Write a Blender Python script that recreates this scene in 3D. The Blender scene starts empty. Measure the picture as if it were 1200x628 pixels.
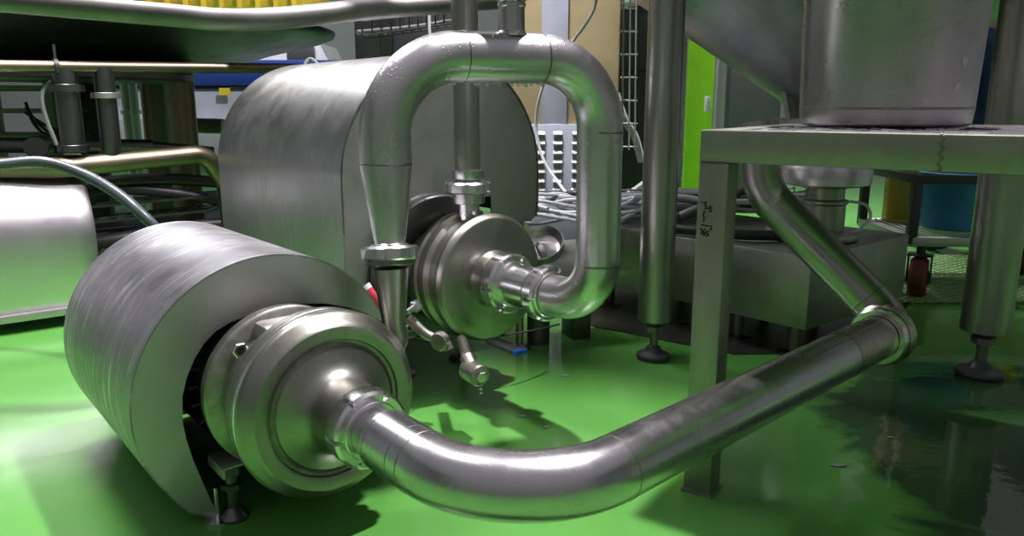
import bpy, bmesh, math, random
from mathutils import Vector, Matrix, noise
random.seed(7)
C = bpy.context.scene.collection
S = bpy.context.scene
PI = math.pi
V = Vector

# ------------------------------------------------------------------ camera
FPX = 900.0
PITCH = math.atan(190 / 900)
HC = 0.62
cd = bpy.data.cameras.new('camera'); cam = bpy.data.objects.new('camera', cd); C.objects.link(cam)
cd.sensor_fit = 'HORIZONTAL'; cd.sensor_width = 36.0; cd.lens = 36.0 * FPX / 1200.0
cd.clip_start = 0.02; cd.clip_end = 100
cam.location = (0, 0, HC); cam.rotation_euler = (PI / 2 - PITCH, 0, 0)
S.camera = cam
CF = V((0, math.cos(PITCH), -math.sin(PITCH))); CU = V((0, math.sin(PITCH), math.cos(PITCH))); CR = V((1, 0, 0))
def W(u, v, t):                      # a point of the hall seen at photo position u, v at depth t metres
    return V((0, 0, HC)) + t * (CF + (u - 600) / FPX * CR + (314 - v) / FPX * CU)
def Wz(u, v, z):                     # ... at height z above the floor
    d = CF + (u - 600) / FPX * CR + (314 - v) / FPX * CU
    return V((0, 0, HC)) + d * ((z - HC) / d.z)

# ------------------------------------------------------------------ light
S.view_settings.view_transform = 'Standard'; S.view_settings.look = 'None'
S.view_settings.gamma = 1.0; S.view_settings.use_curve_mapping = False
S.view_settings.exposure = 0.0
wd = bpy.data.worlds.new('world'); S.world = wd; wd.use_nodes = True
wn = wd.node_tree.nodes; wl = wd.node_tree.links
bg = wn['Background']
tc = wn.new('ShaderNodeTexCoord'); sx = wn.new('ShaderNodeSeparateXYZ'); rp = wn.new('ShaderNodeValToRGB')
wl.new(tc.outputs['Generated'], sx.inputs[0]); wl.new(sx.outputs['Z'], rp.inputs[0]); wl.new(rp.outputs[0], bg.inputs[0])
rp.color_ramp.elements[0].position = 0.0; rp.color_ramp.elements[0].color = (0.16, 0.17, 0.15, 1)
rp.color_ramp.elements[1].position = 0.8; rp.color_ramp.elements[1].color = (0.34, 0.33, 0.36, 1)
bg.inputs[1].default_value = 0.85
def lamp(name, loc, size, power, col=(1, .95, .98), size_y=None, target=None):
    l = bpy.data.lights.new(name, 'AREA'); l.energy = power; l.color = col
    l.shape = 'RECTANGLE'; l.size = size; l.size_y = size_y or size
    o = bpy.data.objects.new(name, l); C.objects.link(o); o.location = loc
    if target is not None:
        o.rotation_euler = (V(target) - V(loc)).to_track_quat('-Z', 'Y').to_euler()
    return o
lamp('high_bay_lamp', (0.75, 1.55, 3.4), 0.13, 200, (1, .94, .98))
lf = lamp('high_bay_lamp_far', (-1.15, 1.90, 3.2), 0.75, 22, (1, .93, .98)); lf.data.spread = math.radians(62)
lb = lamp('back_fill_light', (1.6, 4.4, 3.6), 0.7, 70, (.97, .97, 1)); lb.data.spread = math.radians(85)  # added fill for the back floor and mesh, spread kept off the front
lc = lamp('cabinet_fill_light', (-.30, 2.25, 3.2), 0.3, 10, (1, .97, 1), target=(.28, 3.0, .6)); lc.data.spread = math.radians(45)  # added fill aimed at the beige cabinet, no known fixture there
lamp('left_back_fill_light', (-2.3, 4.0, 3.3), 0.9, 130, (.95, .97, 1))  # added fill to brighten the floor at the left back

# ------------------------------------------------------------------ materials
def newmat(name):
    m = bpy.data.materials.new(name); m.use_nodes = True
    nt = m.node_tree; b = nt.nodes['Principled BSDF']
    return m, nt, b
def mapped(nt, scale=(1, 1, 1), rot=(0, 0, 0)):
    t = nt.nodes.new('ShaderNodeTexCoord'); mp = nt.nodes.new('ShaderNodeMapping')
    mp.inputs['Scale'].default_value = scale; mp.inputs['Rotation'].default_value = rot
    nt.links.new(t.outputs['Object'], mp.inputs[0]); return mp.outputs[0]
def noisen(nt, vec, scale, detail=4, rough=.6, dist=0):
    n = nt.nodes.new('ShaderNodeTexNoise'); n.inputs['Scale'].default_value = scale
    n.inputs['Detail'].default_value = detail; n.inputs['Roughness'].default_value = rough
    n.inputs['Distortion'].default_value = dist
    nt.links.new(vec, n.inputs['Vector']); return n.outputs['Fac']
def ramp(nt, fac, stops):
    r = nt.nodes.new('ShaderNodeValToRGB'); nt.links.new(fac, r.inputs[0])
    e = r.color_ramp.elements
    while len(e) < len(stops): e.new(.5)
    for i, (p, c) in enumerate(stops):
        e[i].position = p; e[i].color = (*c, 1) if len(c) == 3 else c
    return r.outputs[0]
def rng(nt, fac, a, b, lo=.3, hi=.7):
    m = nt.nodes.new('ShaderNodeMapRange'); nt.links.new(fac, m.inputs[0])
    m.inputs[1].default_value = lo; m.inputs[2].default_value = hi
    m.inputs[3].default_value = a; m.inputs[4].default_value = b
    return m.outputs[0]
def bump(nt, fac, b, strength, dist=.001, prev=None):
    n = nt.nodes.new('ShaderNodeBump'); n.inputs['Strength'].default_value = strength
    n.inputs['Distance'].default_value = dist
    nt.links.new(fac, n.inputs['Height'])
    if prev is not None: nt.links.new(prev, n.inputs['Normal'])
    nt.links.new(n.outputs[0], b.inputs['Normal']); return n.outputs[0]

def steel(name, base=(.50, .49, .49), rough=(.24, .38), streak=None, streak_amt=.15, dark=.75, nscale=6, drops=False, grime=None, wave=.06, scratch=0):
    m, nt, b = newmat(name)
    v = mapped(nt)
    n1 = noisen(nt, v, nscale, 5, .65, .4)
    c0 = tuple(x * dark for x in base)
    col = ramp(nt, n1, [(.32, c0), (.68, base)])
    if grime:
        n3 = noisen(nt, v, 3.2, 6, .7, 1.0)
        f = ramp(nt, n3, [(.5, (0, 0, 0)), (.66, (1, 1, 1))])
        mx = nt.nodes.new('ShaderNodeMix'); mx.data_type = 'RGBA'
        nt.links.new(f, mx.inputs[0]); nt.links.new(col, mx.inputs[6]); mx.inputs[7].default_value = (*grime, 1)
        col = mx.outputs[2]
    nt.links.new(col, b.inputs['Base Color'])
    b.inputs['Metallic'].default_value = 1.0
    n2 = noisen(nt, v, nscale * 2.3, 6, .7)
    nt.links.new(rng(nt, n2, rough[0], rough[1]), b.inputs['Roughness'])
    prev = bump(nt, noisen(nt, v, 9, 2, .5), b, wave, .004)
    if streak:
        vs = mapped(nt, streak)
        prev = bump(nt, noisen(nt, vs, 60, 3, .6), b, streak_amt, .0006, prev)
    if scratch:      # fine scuffs running round the drum
        t = nt.nodes.new('ShaderNodeTexCoord'); mp = nt.nodes.new('ShaderNodeMapping'); mp.vector_type = 'TEXTURE'
        mp.inputs['Rotation'].default_value = (0, 0, math.radians(40)); mp.inputs['Scale'].default_value = (1 / 5, 1 / 90, 1 / 5)
        nt.links.new(t.outputs['Object'], mp.inputs[0])
        sn = noisen(nt, mp.outputs[0], 1.6, 5, .7, .25)
        area = noisen(nt, v, 7, 3, .6)
        s1 = ramp(nt, sn, [(.50, (0, 0, 0)), (.60, (1, 1, 1))]); s2 = ramp(nt, area, [(.38, (0, 0, 0)), (.58, (1, 1, 1))])
        mm = nt.nodes.new('ShaderNodeMath'); mm.operation = 'MULTIPLY'; nt.links.new(s1, mm.inputs[0]); nt.links.new(s2, mm.inputs[1])
        m2 = nt.nodes.new('ShaderNodeMath'); m2.operation = 'MULTIPLY'; nt.links.new(mm.outputs[0], m2.inputs[0]); m2.inputs[1].default_value = scratch
        mx = nt.nodes.new('ShaderNodeMix'); mx.data_type = 'RGBA'
        nt.links.new(m2.outputs[0], mx.inputs[0]); nt.links.new(col, mx.inputs[6]); mx.inputs[7].default_value = (.80, .78, .82, 1)
        nt.links.new(mx.outputs[2], b.inputs['Base Color'])
        prev = bump(nt, sn, b, .25, .001, prev)
    if drops:
        vo = nt.nodes.new('ShaderNodeTexVoronoi'); vo.inputs['Scale'].default_value = 170
        vo.inputs['Randomness'].default_value = 1
        nt.links.new(v, vo.inputs['Vector'])
        r = ramp(nt, vo.outputs['Distance'], [(.16, (1, 1, 1)), (.34, (0, 0, 0))])
        msk = ramp(nt, noisen(nt, v, 30, 3, .6), [(.44, (0, 0, 0)), (.60, (1, 1, 1))])
        mm = nt.nodes.new('ShaderNodeMath'); mm.operation = 'MULTIPLY'
        nt.links.new(r, mm.inputs[0]); nt.links.new(msk, mm.inputs[1])
        prev = bump(nt, mm.outputs[0], b, .35, .0012, prev)
    return m
M = {}
M['pipe'] = steel('satin_pipe_steel', (.60, .58, .60), (.20, .31), (1, 1, 1), .12, .84)
M['wetpipe'] = steel('wet_pipe_steel', (.62, .61, .62), (.27, .37), None, 0, .82, drops=True)
M['polished'] = steel('polished_nut_steel', (.78, .77, .78), (.18, .25), None, 0, .9)
M['seam'] = steel('weld_seam_steel', (.30, .28, .26), (.35, .5), None, 0, .6, 40)
M['cast'] = steel('cast_casing_steel', (.34, .34, .30), (.32, .42), None, 0, .82, 9, grime=(.40, .38, .33))
M['guard'] = steel('scuffed_guard_steel', (.35, .34, .36), (.38, .5), None, 0, .8, 8, wave=.015, scratch=.8)
M['guard2'] = steel('worn_arch_steel', (.44, .44, .45), (.30, .42), None, 0, .85, 5, wave=.02, scratch=.25)
M['plate'] = steel('matt_plate_steel', (.52, .52, .50), (.40, .52), None, 0, .88, 7)
M['bright'] = steel('bright_guard_steel', (.70, .66, .70), (.30, .38), None, 0, .92, 5)
M['leg'] = steel('brushed_tube_steel', (.40, .39, .37), (.28, .40), (6, 6, .3), .2, .82, 5)
M['frame'] = steel('table_frame_steel', (.37, .37, .31), (.42, .56), None, 0, .82, 14)
M['box'] = steel('plinth_steel', (.42, .42, .38), (.34, .48), None, 0, .75, 6, grime=(.30, .28, .24))
M['bronze'] = steel('tarnished_pipe_steel', (.25, .21, .15), (.38, .5), None, 0, .75, 7)
M['rusty'] = steel('stained_end_steel', (.52, .47, .43), (.20, .32), None, 0, .75, 22, grime=(.44, .24, .11))
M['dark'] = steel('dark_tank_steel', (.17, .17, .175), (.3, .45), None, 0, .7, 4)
M['hopper'] = steel('hopper_steel', (.42, .41, .45), (.28, .40), (1, 1, 6), .12, .75, 9, wave=.03)
M['pot'] = steel('pot_steel', (.46, .45, .45), (.24, .34), (5, 5, .5), .05, .78, 7)
M['mottled'] = steel('mottled_adapter_steel', (.42, .42, .37), (.34, .5), None, 0, .55, 30)

def plain(name, col, rough=.5, metallic=0, var=.85, scale=12, bumpamt=0, spec=.5, grime=None):
    m, nt, b = newmat(name)
    v = mapped(nt)
    c = ramp(nt, noisen(nt, v, scale, 4), [(.3, tuple(x * var for x in col)), (.7, col)])
    nt.links.new(c, b.inputs['Base Color'])
    b.inputs['Roughness'].default_value = rough; b.inputs['Metallic'].default_value = metallic
    b.inputs['Specular IOR Level'].default_value = spec
    if bumpamt: bump(nt, noisen(nt, v, scale * 5, 4), b, bumpamt, .002)
    return m
M['black'] = plain('black_rubber', (.016, .016, .018), .5)
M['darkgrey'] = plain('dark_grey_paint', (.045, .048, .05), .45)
M['grey'] = plain('grey_paint', (.25, .26, .27), .5)
M['whiteplastic'] = plain('white_plastic', (.72, .74, .78), .4)
M['bluewhite'] = plain('pale_panel', (.50, .52, .62), .4, 0, .75, 5)
M['beige'] = plain('beige_panel', (.42, .34, .19), .45, 0, .7, 4)
M['lime'] = plain('lime_paint', (.22, .52, .01), .4, 0, .8, 8, .1)
M['limedark'] = plain('olive_paint', (.16, .24, .12), .5)
M['blue'] = plain('blue_plastic', (.04, .26, .50), .35, 0, .85, 6)
M['bluepaint'] = plain('blue_paint', (.02, .05, .28), .4)
M['bluegrip'] = plain('blue_grip', (.01, .09, .42), .35)
M['yellow'] = plain('yellow_plastic', (.62, .48, .04), .4, 0, .8, 10)
M['yellowdim'] = plain('yellow_board', (.50, .42, .04), .45, 0, .8, 10)
M['red'] = plain('red_hose', (.55, .04, .06), .4)
M['wheel'] = plain('red_brown_wheel', (.14, .03, .02), .45)
M['navy'] = plain('navy_cloth', (.025, .06, .20), .85, 0, .5, 14, .9)
M['maroon'] = plain('maroon_cloth', (.09, .02, .035), .85, 0, .7, 30, .3)
M['skin'] = plain('skin', (.50, .30, .21), .5)
M['hair'] = plain('dark_hair', (.02, .014, .01), .6)
M['wall'] = plain('wall_paint', (.38, .39, .41), .6, 0, .85, 1.5)
M['ink'] = plain('black_marker', (.01, .012, .012), .6)
M['cablegrey'] = plain('grey_cable', (.30, .31, .33), .4, 0, .6, 30)
M['hose'] = plain('ribbed_grey_hose', (.05, .065, .07), .35, 0, .7, 20)
M['slot'] = plain('louvre_recess', (.30, .29, .26), .6)
M['overhead'] = steel('dull_pipe_steel', (.26, .25, .24), (.48, .60), None, 0, .7, 9)
M['meshgreen'] = plain('pale_green_mesh', (.28, .50, .22), .4)
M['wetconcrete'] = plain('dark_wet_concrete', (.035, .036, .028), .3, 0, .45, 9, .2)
M['scratch'] = steel('rubbed_patch_steel', (.54, .54, .54), (.34, .5), (2, 2, 9), .3, .75, 60)

def water_mat():
    m, nt, b = newmat('clear_water')
    b.inputs['Base Color'].default_value = (.95, 1, .97, 1); b.inputs['Roughness'].default_value = .03
    b.inputs['Transmission Weight'].default_value = 1; b.inputs['IOR'].default_value = 1.33
    return m
M['water'] = water_mat()
def led():
    m, nt, b = newmat('green_indicator')
    b.inputs['Base Color'].default_value = (.02, .5, .1, 1)
    b.inputs['Emission Color'].default_value = (.02, .9, .15, 1); b.inputs['Emission Strength'].default_value = 1.5
    return m
M['led'] = led()

def floor_mat():
    m, nt, b = newmat('green_epoxy_floor')
    v = mapped(nt)
    big = noisen(nt, v, 1.1, 5, .6, .5)
    col = ramp(nt, big, [(.30, (.078, .25, .048)), (.52, (.098, .31, .060)), (.75, (.118, .36, .074))])
    spk = noisen(nt, v, 38, 6, .75)
    f = ramp(nt, spk, [(.66, (0, 0, 0)), (.72, (1, 1, 1))])
    sep = nt.nodes.new('ShaderNodeSeparateXYZ'); nt.links.new(v, sep.inputs[0])
    xm = rng(nt, sep.outputs['X'], 0, .55, .25, .9)
    mu = nt.nodes.new('ShaderNodeMath'); mu.operation = 'MULTIPLY'; nt.links.new(f, mu.inputs[0]); nt.links.new(xm, mu.inputs[1])
    mx = nt.nodes.new('ShaderNodeMix'); mx.data_type = 'RGBA'
    nt.links.new(mu.outputs[0], mx.inputs[0]); nt.links.new(col, mx.inputs[6]); mx.inputs[7].default_value = (.10, .15, .05, 1)
    # dark puddle of water right of the platform leg
    dm = nt.nodes.new('ShaderNodeVectorMath'); dm.operation = 'DISTANCE'; nt.links.new(v, dm.inputs[0]); dm.inputs[1].default_value = (1.02, 1.35, 0)
    da = nt.nodes.new('ShaderNodeMath'); da.operation = 'MULTIPLY_ADD'; nt.links.new(noisen(nt, v, 3.5, 5, .6, .6), da.inputs[0]); da.inputs[1].default_value = .55; nt.links.new(dm.outputs['Value'], da.inputs[2])
    pud = ramp(nt, da.outputs[0], [(.66, (1, 1, 1)), (.71, (0, 0, 0))])
    pm = nt.nodes.new('ShaderNodeMix'); pm.data_type = 'RGBA'; nt.links.new(pud, pm.inputs[0]); nt.links.new(mx.outputs[2], pm.inputs[6]); pm.inputs[7].default_value = (.030, .085, .028, 1)
    nt.links.new(pm.outputs[2], b.inputs['Base Color'])
    # wet film, wetter towards the right
    wet = noisen(nt, v, 1.6, 5, .6, .8)
    ad = nt.nodes.new('ShaderNodeMath'); ad.operation = 'ADD'
    xw = rng(nt, sep.outputs['X'], -.12, .16, -.2, .7)
    nt.links.new(wet, ad.inputs[0]); nt.links.new(xw, ad.inputs[1])
    rm = nt.nodes.new('ShaderNodeMix'); nt.links.new(pud, rm.inputs[0]); nt.links.new(rng(nt, ad.outputs[0], .20, .05, .40, .60), rm.inputs[2]); rm.inputs[3].default_value = .03
    nt.links.new(rm.outputs[0], b.inputs['Roughness'])
    b.inputs['Specular IOR Level'].default_value = .5
    p = bump(nt, noisen(nt, v, 14, 3, .5), b, .12, .006)
    p = bump(nt, noisen(nt, v, 120, 3, .6), b, .05, .001, p)
    return m
M['floor'] = floor_mat()

# ------------------------------------------------------------------ mesh helpers
def frame_from(axis):
    a = V(axis).normalized()
    h = V((0, 0, 1)) if abs(a.z) < .9 else V((1, 0, 0))
    x = h.cross(a).normalized(); y = a.cross(x).normalized()
    return x, y, a
def ringverts(bm, c, x, y, r, seg):
    return [bm.verts.new(c + x * (r * math.cos(2 * PI * i / seg)) + y * (r * math.sin(2 * PI * i / seg))) for i in range(seg)]
def bridge(bm, a, b):
    n = len(a)
    for i in range(n):
        bm.faces.new((a[i], a[(i + 1) % n], b[(i + 1) % n], b[i]))
def lathe(bm, prof, org, axis, seg=64, cap0=True, cap1=True):
    x, y, a = frame_from(axis); org = V(org); prev = None
    for k, (s, r) in enumerate(prof):
        ring = ringverts(bm, org + a * s, x, y, max(r, 1e-5), seg)
        if prev: bridge(bm, prev, ring)
        elif cap0: bm.faces.new(list(reversed(ring)))
        prev = ring
    if cap1: bm.faces.new(prev)
    return bm
def cyl(bm, p0, p1, r0, r1=None, seg=32, ch=0):
    p0 = V(p0); p1 = V(p1); L = (p1 - p0).length; r1 = r0 if r1 is None else r1
    if ch: prof = [(0, r0 - ch), (ch, r0), (L - ch, r1), (L, r1 - ch)]
    else: prof = [(0, r0), (L, r1)]
    return lathe(bm, prof, p0, p1 - p0, seg)
def hollow(bm, p0, p1, ro, ri, seg=48, ch=.001):
    L = (V(p1) - V(p0)).length
    x, y, a = frame_from(V(p1) - V(p0))
    prof = [(0, ri), (0, ro - ch), (ch, ro), (L - ch, ro), (L, ro - ch), (L, ri)]
    rings = [ringverts(bm, V(p0) + a * s, x, y, r, seg) for s, r in prof]
    for i in range(len(rings)): bridge(bm, rings[i], rings[(i + 1) % len(rings)])
    return bm
def fillet(pts, rads, n=12):
    pts = [V(p) for p in pts]; out = [pts[0]]
    if not hasattr(rads, '__len__'): rads = [rads] * (len(pts) - 2)
    for i in range(1, len(pts) - 1):
        a, b, c = pts[i - 1], pts[i], pts[i + 1]; R = rads[i - 1]
        d1 = (a - b).normalized(); d2 = (c - b).normalized()
        ang = d1.angle(d2)
        if R <= 0 or ang > PI - .01: out.append(b); continue
        L = min(R / math.tan(ang / 2), (a - b).length * .499 if i > 1 else (a - b).length * .98, (c - b).length * .499 if i < len(pts) - 2 else (c - b).length * .98)
        R2 = L * math.tan(ang / 2)
        bis = (d1 + d2).normalized(); cen = b + bis * (R2 / math.sin(ang / 2))
        s = b + d1 * L; e = b + d2 * L
        v0 = s - cen; v1 = e - cen; tot = v0.angle(v1); axr = v0.cross(v1).normalized()
        for k in range(n + 1):
            out.append(cen + Matrix.Rotation(tot * k / n, 3, axr) @ v0)
    out.append(pts[-1]); return out
def sweep(bm, path, r, seg=32, cap=True):
    n = len(path); path = [V(p) for p in path]
    rr = r if hasattr(r, '__len__') else [r] * n
    tang = []
    for i in range(n):
        t = (path[min(i + 1, n - 1)] - path[max(i - 1, 0)])
        if 0 < i < n - 1: t = (path[i + 1] - path[i]).normalized() + (path[i] - path[i - 1]).normalized()
        tang.append(t.normalized())
    x, y, a = frame_from(tang[0]); prev = None; first = None
    for i in range(n):
        if i:
            q = tang[i - 1].rotation_difference(tang[i]); x = q @ x; y = q @ y
        ring = ringverts(bm, path[i], x, y, rr[i], seg)
        if prev: bridge(bm, prev, ring)
        else: first = ring
        prev = ring
    if cap: bm.faces.new(list(reversed(first))); bm.faces.new(prev)
    return bm
def smooth_path(pts, n=8):
    pts = [V(p) for p in pts]; P = [pts[0] * 2 - pts[1]] + pts + [pts[-1] * 2 - pts[-2]]; out = []
    for i in range(1, len(P) - 2):
        for k in range(n):
            t = k / n; a, b, c, d = P[i - 1], P[i], P[i + 1], P[i + 2]
            out.append(.5 * ((2 * b) + (c - a) * t + (2 * a - 5 * b + 4 * c - d) * t * t + (3 * b - a - 3 * c + d) * t ** 3))
    out.append(pts[-1]); return out
def box(bm, c, s, rz=0, bev=0, mat=None):
    m = Matrix.Translation(V(c)) @ (mat.to_4x4() if mat is not None else Matrix.Rotation(rz, 4, 'Z')) @ Matrix.Diagonal((*s, 1))
    r = bmesh.ops.create_cube(bm, size=1, matrix=m)
    if bev:
        es = list({e for v in r['verts'] for e in v.link_edges})
        bmesh.ops.bevel(bm, geom=es, offset=bev, segments=2, affect='EDGES', profile=.5)
    return bm
def bar(bm, a, b, w, h, bev=0):       # rectangular bar from a to b
    a = V(a); b = V(b); d = (b - a); z = V((0, 0, 1)) if abs(d.normalized().z) < .95 else V((0, 1, 0))
    x = d.normalized(); y = z.cross(x).normalized(); zz = x.cross(y)
    m = Matrix((x, y, zz)).transposed()
    return box(bm, (a + b) / 2, (d.length, w, h), mat=m, bev=bev)
def prism(bm, pts, org, ex, ey, depth, holes=None):   # polygon in plane (ex, ey) extruded along depth vector
    org = V(org); a = [bm.verts.new(org + ex * p[0] + ey * p[1]) for p in pts]
    b = [bm.verts.new(v.co + depth) for v in a]
    bm.faces.new(a); bm.faces.new(list(reversed(b)))
    n = len(a)
    for i in range(n): bm.faces.new((a[(i + 1) % n], a[i], b[i], b[(i + 1) % n]))
    return bm
def ballv(bm, c, r, seg=16, sc=(1, 1, 1)):
    bmesh.ops.create_uvsphere(bm, u_segments=seg, v_segments=max(6, seg // 2), radius=r, matrix=Matrix.Translation(V(c)) @ Matrix.Diagonal((*sc, 1)))
    return bm
def hexb(bm, c, axis, r, h):
    return lathe(bm, [(0, r), (h * .85, r), (h, r * .85)], c, axis, 6)
def nut(bm, c, axis, R, ri, w, slots=6, sw=.10, depth=.008):
    """slotted round union nut: outline with notches, chamfered edges"""
    x, y, a = frame_from(axis); c = V(c); N = slots * 40
    def outline(s, Rr, notch):
        vs = []
        for i in range(N):
            th = 2 * PI * i / N; ph = (th * slots / (2 * PI)) % 1.0
            rad = Rr - (depth if (notch and ph < sw) else 0)
            vs.append(bm.verts.new(c + a * s + x * (rad * math.cos(th)) + y * (rad * math.sin(th))))
        return vs
    inn0 = outline(-w / 2, ri, False); inn1 = outline(w / 2, ri, False)
    rows = [outline(-w / 2, R - .003, False), outline(-w / 2 + .003, R, False), outline(-w / 2 + .0034, R, True), outline(w / 2 - .004, R, True), outline(w / 2, R - .004, True)]
    seq = [inn0] + rows + [inn1]
    for i in range(len(seq)): bridge(bm, seq[i], seq[(i + 1) % len(seq)])
    return bm

ORG = {}
def fin(bm, ang=35):
    bmesh.ops.recalc_face_normals(bm, faces=bm.faces)
    me = bpy.data.meshes.new('m'); bm.to_mesh(me); bm.free()
    for p in me.polygons: p.use_smooth = True
    me.set_sharp_from_angle(angle=math.radians(ang)); return me
def obj(name, bm, mat, parent=None, label=None, ang=35, org=None):
    me = fin(bm, ang); me.name = name
    o = bpy.data.objects.new(name, me); C.objects.link(o)
    if parent is not None:
        org = ORG[parent.name]; o.parent = parent
    elif org is None:
        zs = [v.co.z for v in me.vertices]; n = len(me.vertices)
        org = V((sum(v.co.x for v in me.vertices) / n, sum(v.co.y for v in me.vertices) / n, min(zs)))
    org = V(org); me.transform(Matrix.Translation(-org))
    if parent is None: o.location = org
    ORG[o.name] = org
    me.materials.append(M[mat] if isinstance(mat, str) else mat)
    if label: o['label'] = label
    return o
def tag(o, label, cat, group=None, kind=None):
    if label: o['label'] = label
    if cat: o['category'] = cat
    if group: o['group'] = group
    if kind: o['kind'] = kind
    return o
def thing(name, label, cat, loc, group=None):
    o = bpy.data.objects.new(name, None); C.objects.link(o); o.location = V(loc); ORG[o.name] = V(loc)
    o.empty_display_size = .05
    return tag(o, label, cat, group)
def struct(name, bm, mat, ang=35):
    return tag(obj(name, bm, mat, ang=ang, org=(0, 0, 0)), None, None, kind='structure')
B = bmesh.new

# ------------------------------------------------------------------ room
b = B(); box(b, (0, 2.5, -.05), (12, 13, .1)); struct('floor', b, 'floor')
b = B(); box(b, (0, 9.05, 1.9), (12, .1, 3.8)); struct('wall_back', b, 'wall')
b = B(); box(b, (-6.05, 2.5, 1.9), (.1, 13, 3.8)); struct('wall_left', b, 'wall')
b = B(); box(b, (6.05, 2.5, 1.9), (.1, 13, 3.8)); struct('wall_right', b, 'wall')

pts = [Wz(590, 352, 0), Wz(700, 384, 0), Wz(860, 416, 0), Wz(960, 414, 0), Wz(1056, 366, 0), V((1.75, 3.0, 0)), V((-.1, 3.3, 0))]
b = B(); prism(b, [(p.x, p.y) for p in pts], (0, 0, .0005), V((1, 0, 0)), V((0, 1, 0)), V((0, 0, .002))); struct('dark_floor_patch_1', b, 'wetconcrete')  # dark patch of floor laid under the plinths

# ------------------------------------------------------------------ common directions
TH = math.radians(40)
AX = V((math.sin(TH), -math.cos(TH), 0))      # pump shafts, towards the viewer
E1 = V((math.cos(TH), math.sin(TH), 0))
Z = V((0, 0, 1))
RP = .040                                       # big pipe radius

# ------------------------------------------------------------------ front pump
D1 = Wz(385, 473, .205) + AX * .022
p1 = thing('centrifugal_pump', 'front stainless pump with round ribbed casing at lower left, half under a scuffed drum guard', 'pump', (-.33, 1.14, 0))
G1 = W(323, 454, 1.20)
b = B()
lathe(b, [(-.060, .05), (-.060, .128), (-.056, .134), (-.044, .134), (-.040, .130), (-.036, .130), (-.034, .136), (-.016, .136), (-.010, .133), (-.006, .126), (0, .123), (.004, .118), (.004, .104), (.002, .100), (-.003, .098), (-.004, .094), (-.001, .090), (.002, .088), (.005, .080), (.009, .070), (.014, .062), (.022, .055), (.032, .051), (.050, .049), (.078, .047)], D1, AX, 128)
cs = obj('casing', b, 'cast', p1)
b = B(); lathe(b, [(-.0028, .1035), (.0002, .1025), (-.0018, .0985), (-.0028, .094), (-.0008, .0905), (-.004, .0905)], D1, AX, 128, False, False); obj('casing_groove', b, 'seam', cs, 'dark ring groove on the casing face')
b = B(); lathe(b, [(-.030, .1365), (-.029, .1368), (-.020, .1368), (-.019, .1365)], D1, AX, 128); obj('clamp_band', b, 'polished', cs)
b = B(); lathe(b, [(-.150, .05), (-.150, .118), (-.147, .123), (-.132, .125), (-.126, .125), (-.122, .121), (-.118, .10), (-.09, .09), (-.06, .085)], D1 - E1 * .014, AX, 96)
ad = obj('adapter_flange', b, 'mottled', p1, 'mottled grey adapter ring behind the casing')
def boltat(ang, r, s, rad=.011, h=.012, parent=None, c=D1, m='polished'):
    d = E1 * math.cos(ang) + Z * math.sin(ang)
    b = B(); hexb(b, c + d * r + AX * s, AX, rad, h)
    cyl(b, c + d * r + AX * (s - .02), c + d * r + AX * (s + .001), rad * .6)
    o = obj('bolt', b, m, parent)
    b = B(); cyl(b, c + d * r + AX * (s + h * .6), c + d * r + AX * (s + h + .0006), rad * .55, seg=20); obj('bolt_socket', b, 'black', o) if parent is None else obj('bolt_socket', b, 'black', parent)
    return o
for a_ in (135, 225, 45, 315): boltat(math.radians(a_), .104, -.124, .012, .010, parent=ad, c=D1 - E1 * .012)
# cast lantern block between flange and casing
b = B(); q = D1 + AX * -.085 + E1 * -.022 + Z * .090
box(b, q, (.085, .075, .045), rz=TH, bev=.008)
obj('bearing_bracket', b, 'bright', p1, 'pale cast block on top of the adapter')
# motor behind
b = B(); lathe(b, [(-.60, .05), (-.60, .10), (-.58, .118), (-.56, .12), (-.20, .12), (-.18, .118), (-.16, .10), (-.135, .09)], D1 - E1 * .0, AX, 48)
for k in range(28):
    t_ = 2 * PI * k / 28; d = E1 * math.cos(t_) + Z * math.sin(t_)
    cen = D1 + AX * -.38 + d * .125
    box(b, cen, (.004, .34, .02), mat=Matrix((d.cross(AX), AX, d)).transposed())
obj('motor', b, 'darkgrey', p1)
# feet under the adapter
for sgn in (-1, 1):
    fp = D1 + AX * -.165 + E1 * (.085 * sgn - .012)
    b = B(); cyl(b, (fp.x, fp.y, .020), (fp.x, fp.y, .10), .010, seg=20)
    hexb(b, (fp.x, fp.y, .075), Z, .018, .014); hexb(b, (fp.x, fp.y, .05), Z, .016, .010)
    lathe(b, [(0, .022), (.005, .022), (.010, .018), (.018, .012), (.020, .010)], (fp.x, fp.y, 0), Z, 32)
    obj('leg', b, 'dark', p1)
b = B(); q = D1 + AX * -.150 + Z * -.100 + E1 * -.012
box(b, q, (.22, .065, .003), rz=TH, bev=.001); box(b, q + E1 * -.11 + Z * -.007, (.003, .065, .016), rz=TH)
obj('foot_bracket', b, 'plate', p1)
# discharge cone on the rear right of casing
L1 = V((-.197, 1.190, 0))
b = B(); j = D1 + AX * -.045 + E1 * .09 + Z * .04
sweep(b, smooth_path([j + Z * -.02 + E1 * -.03, V((-.186, 1.165, .25)), V((-.187, 1.170, .29)), V((-.190, 1.176, .372))], 6), [.018] * 6 + [.0185] * 6 + [.0185 + .010 * k / 6 for k in range(7)], 32)
obj('discharge_cone', b, 'cast', p1)
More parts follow.
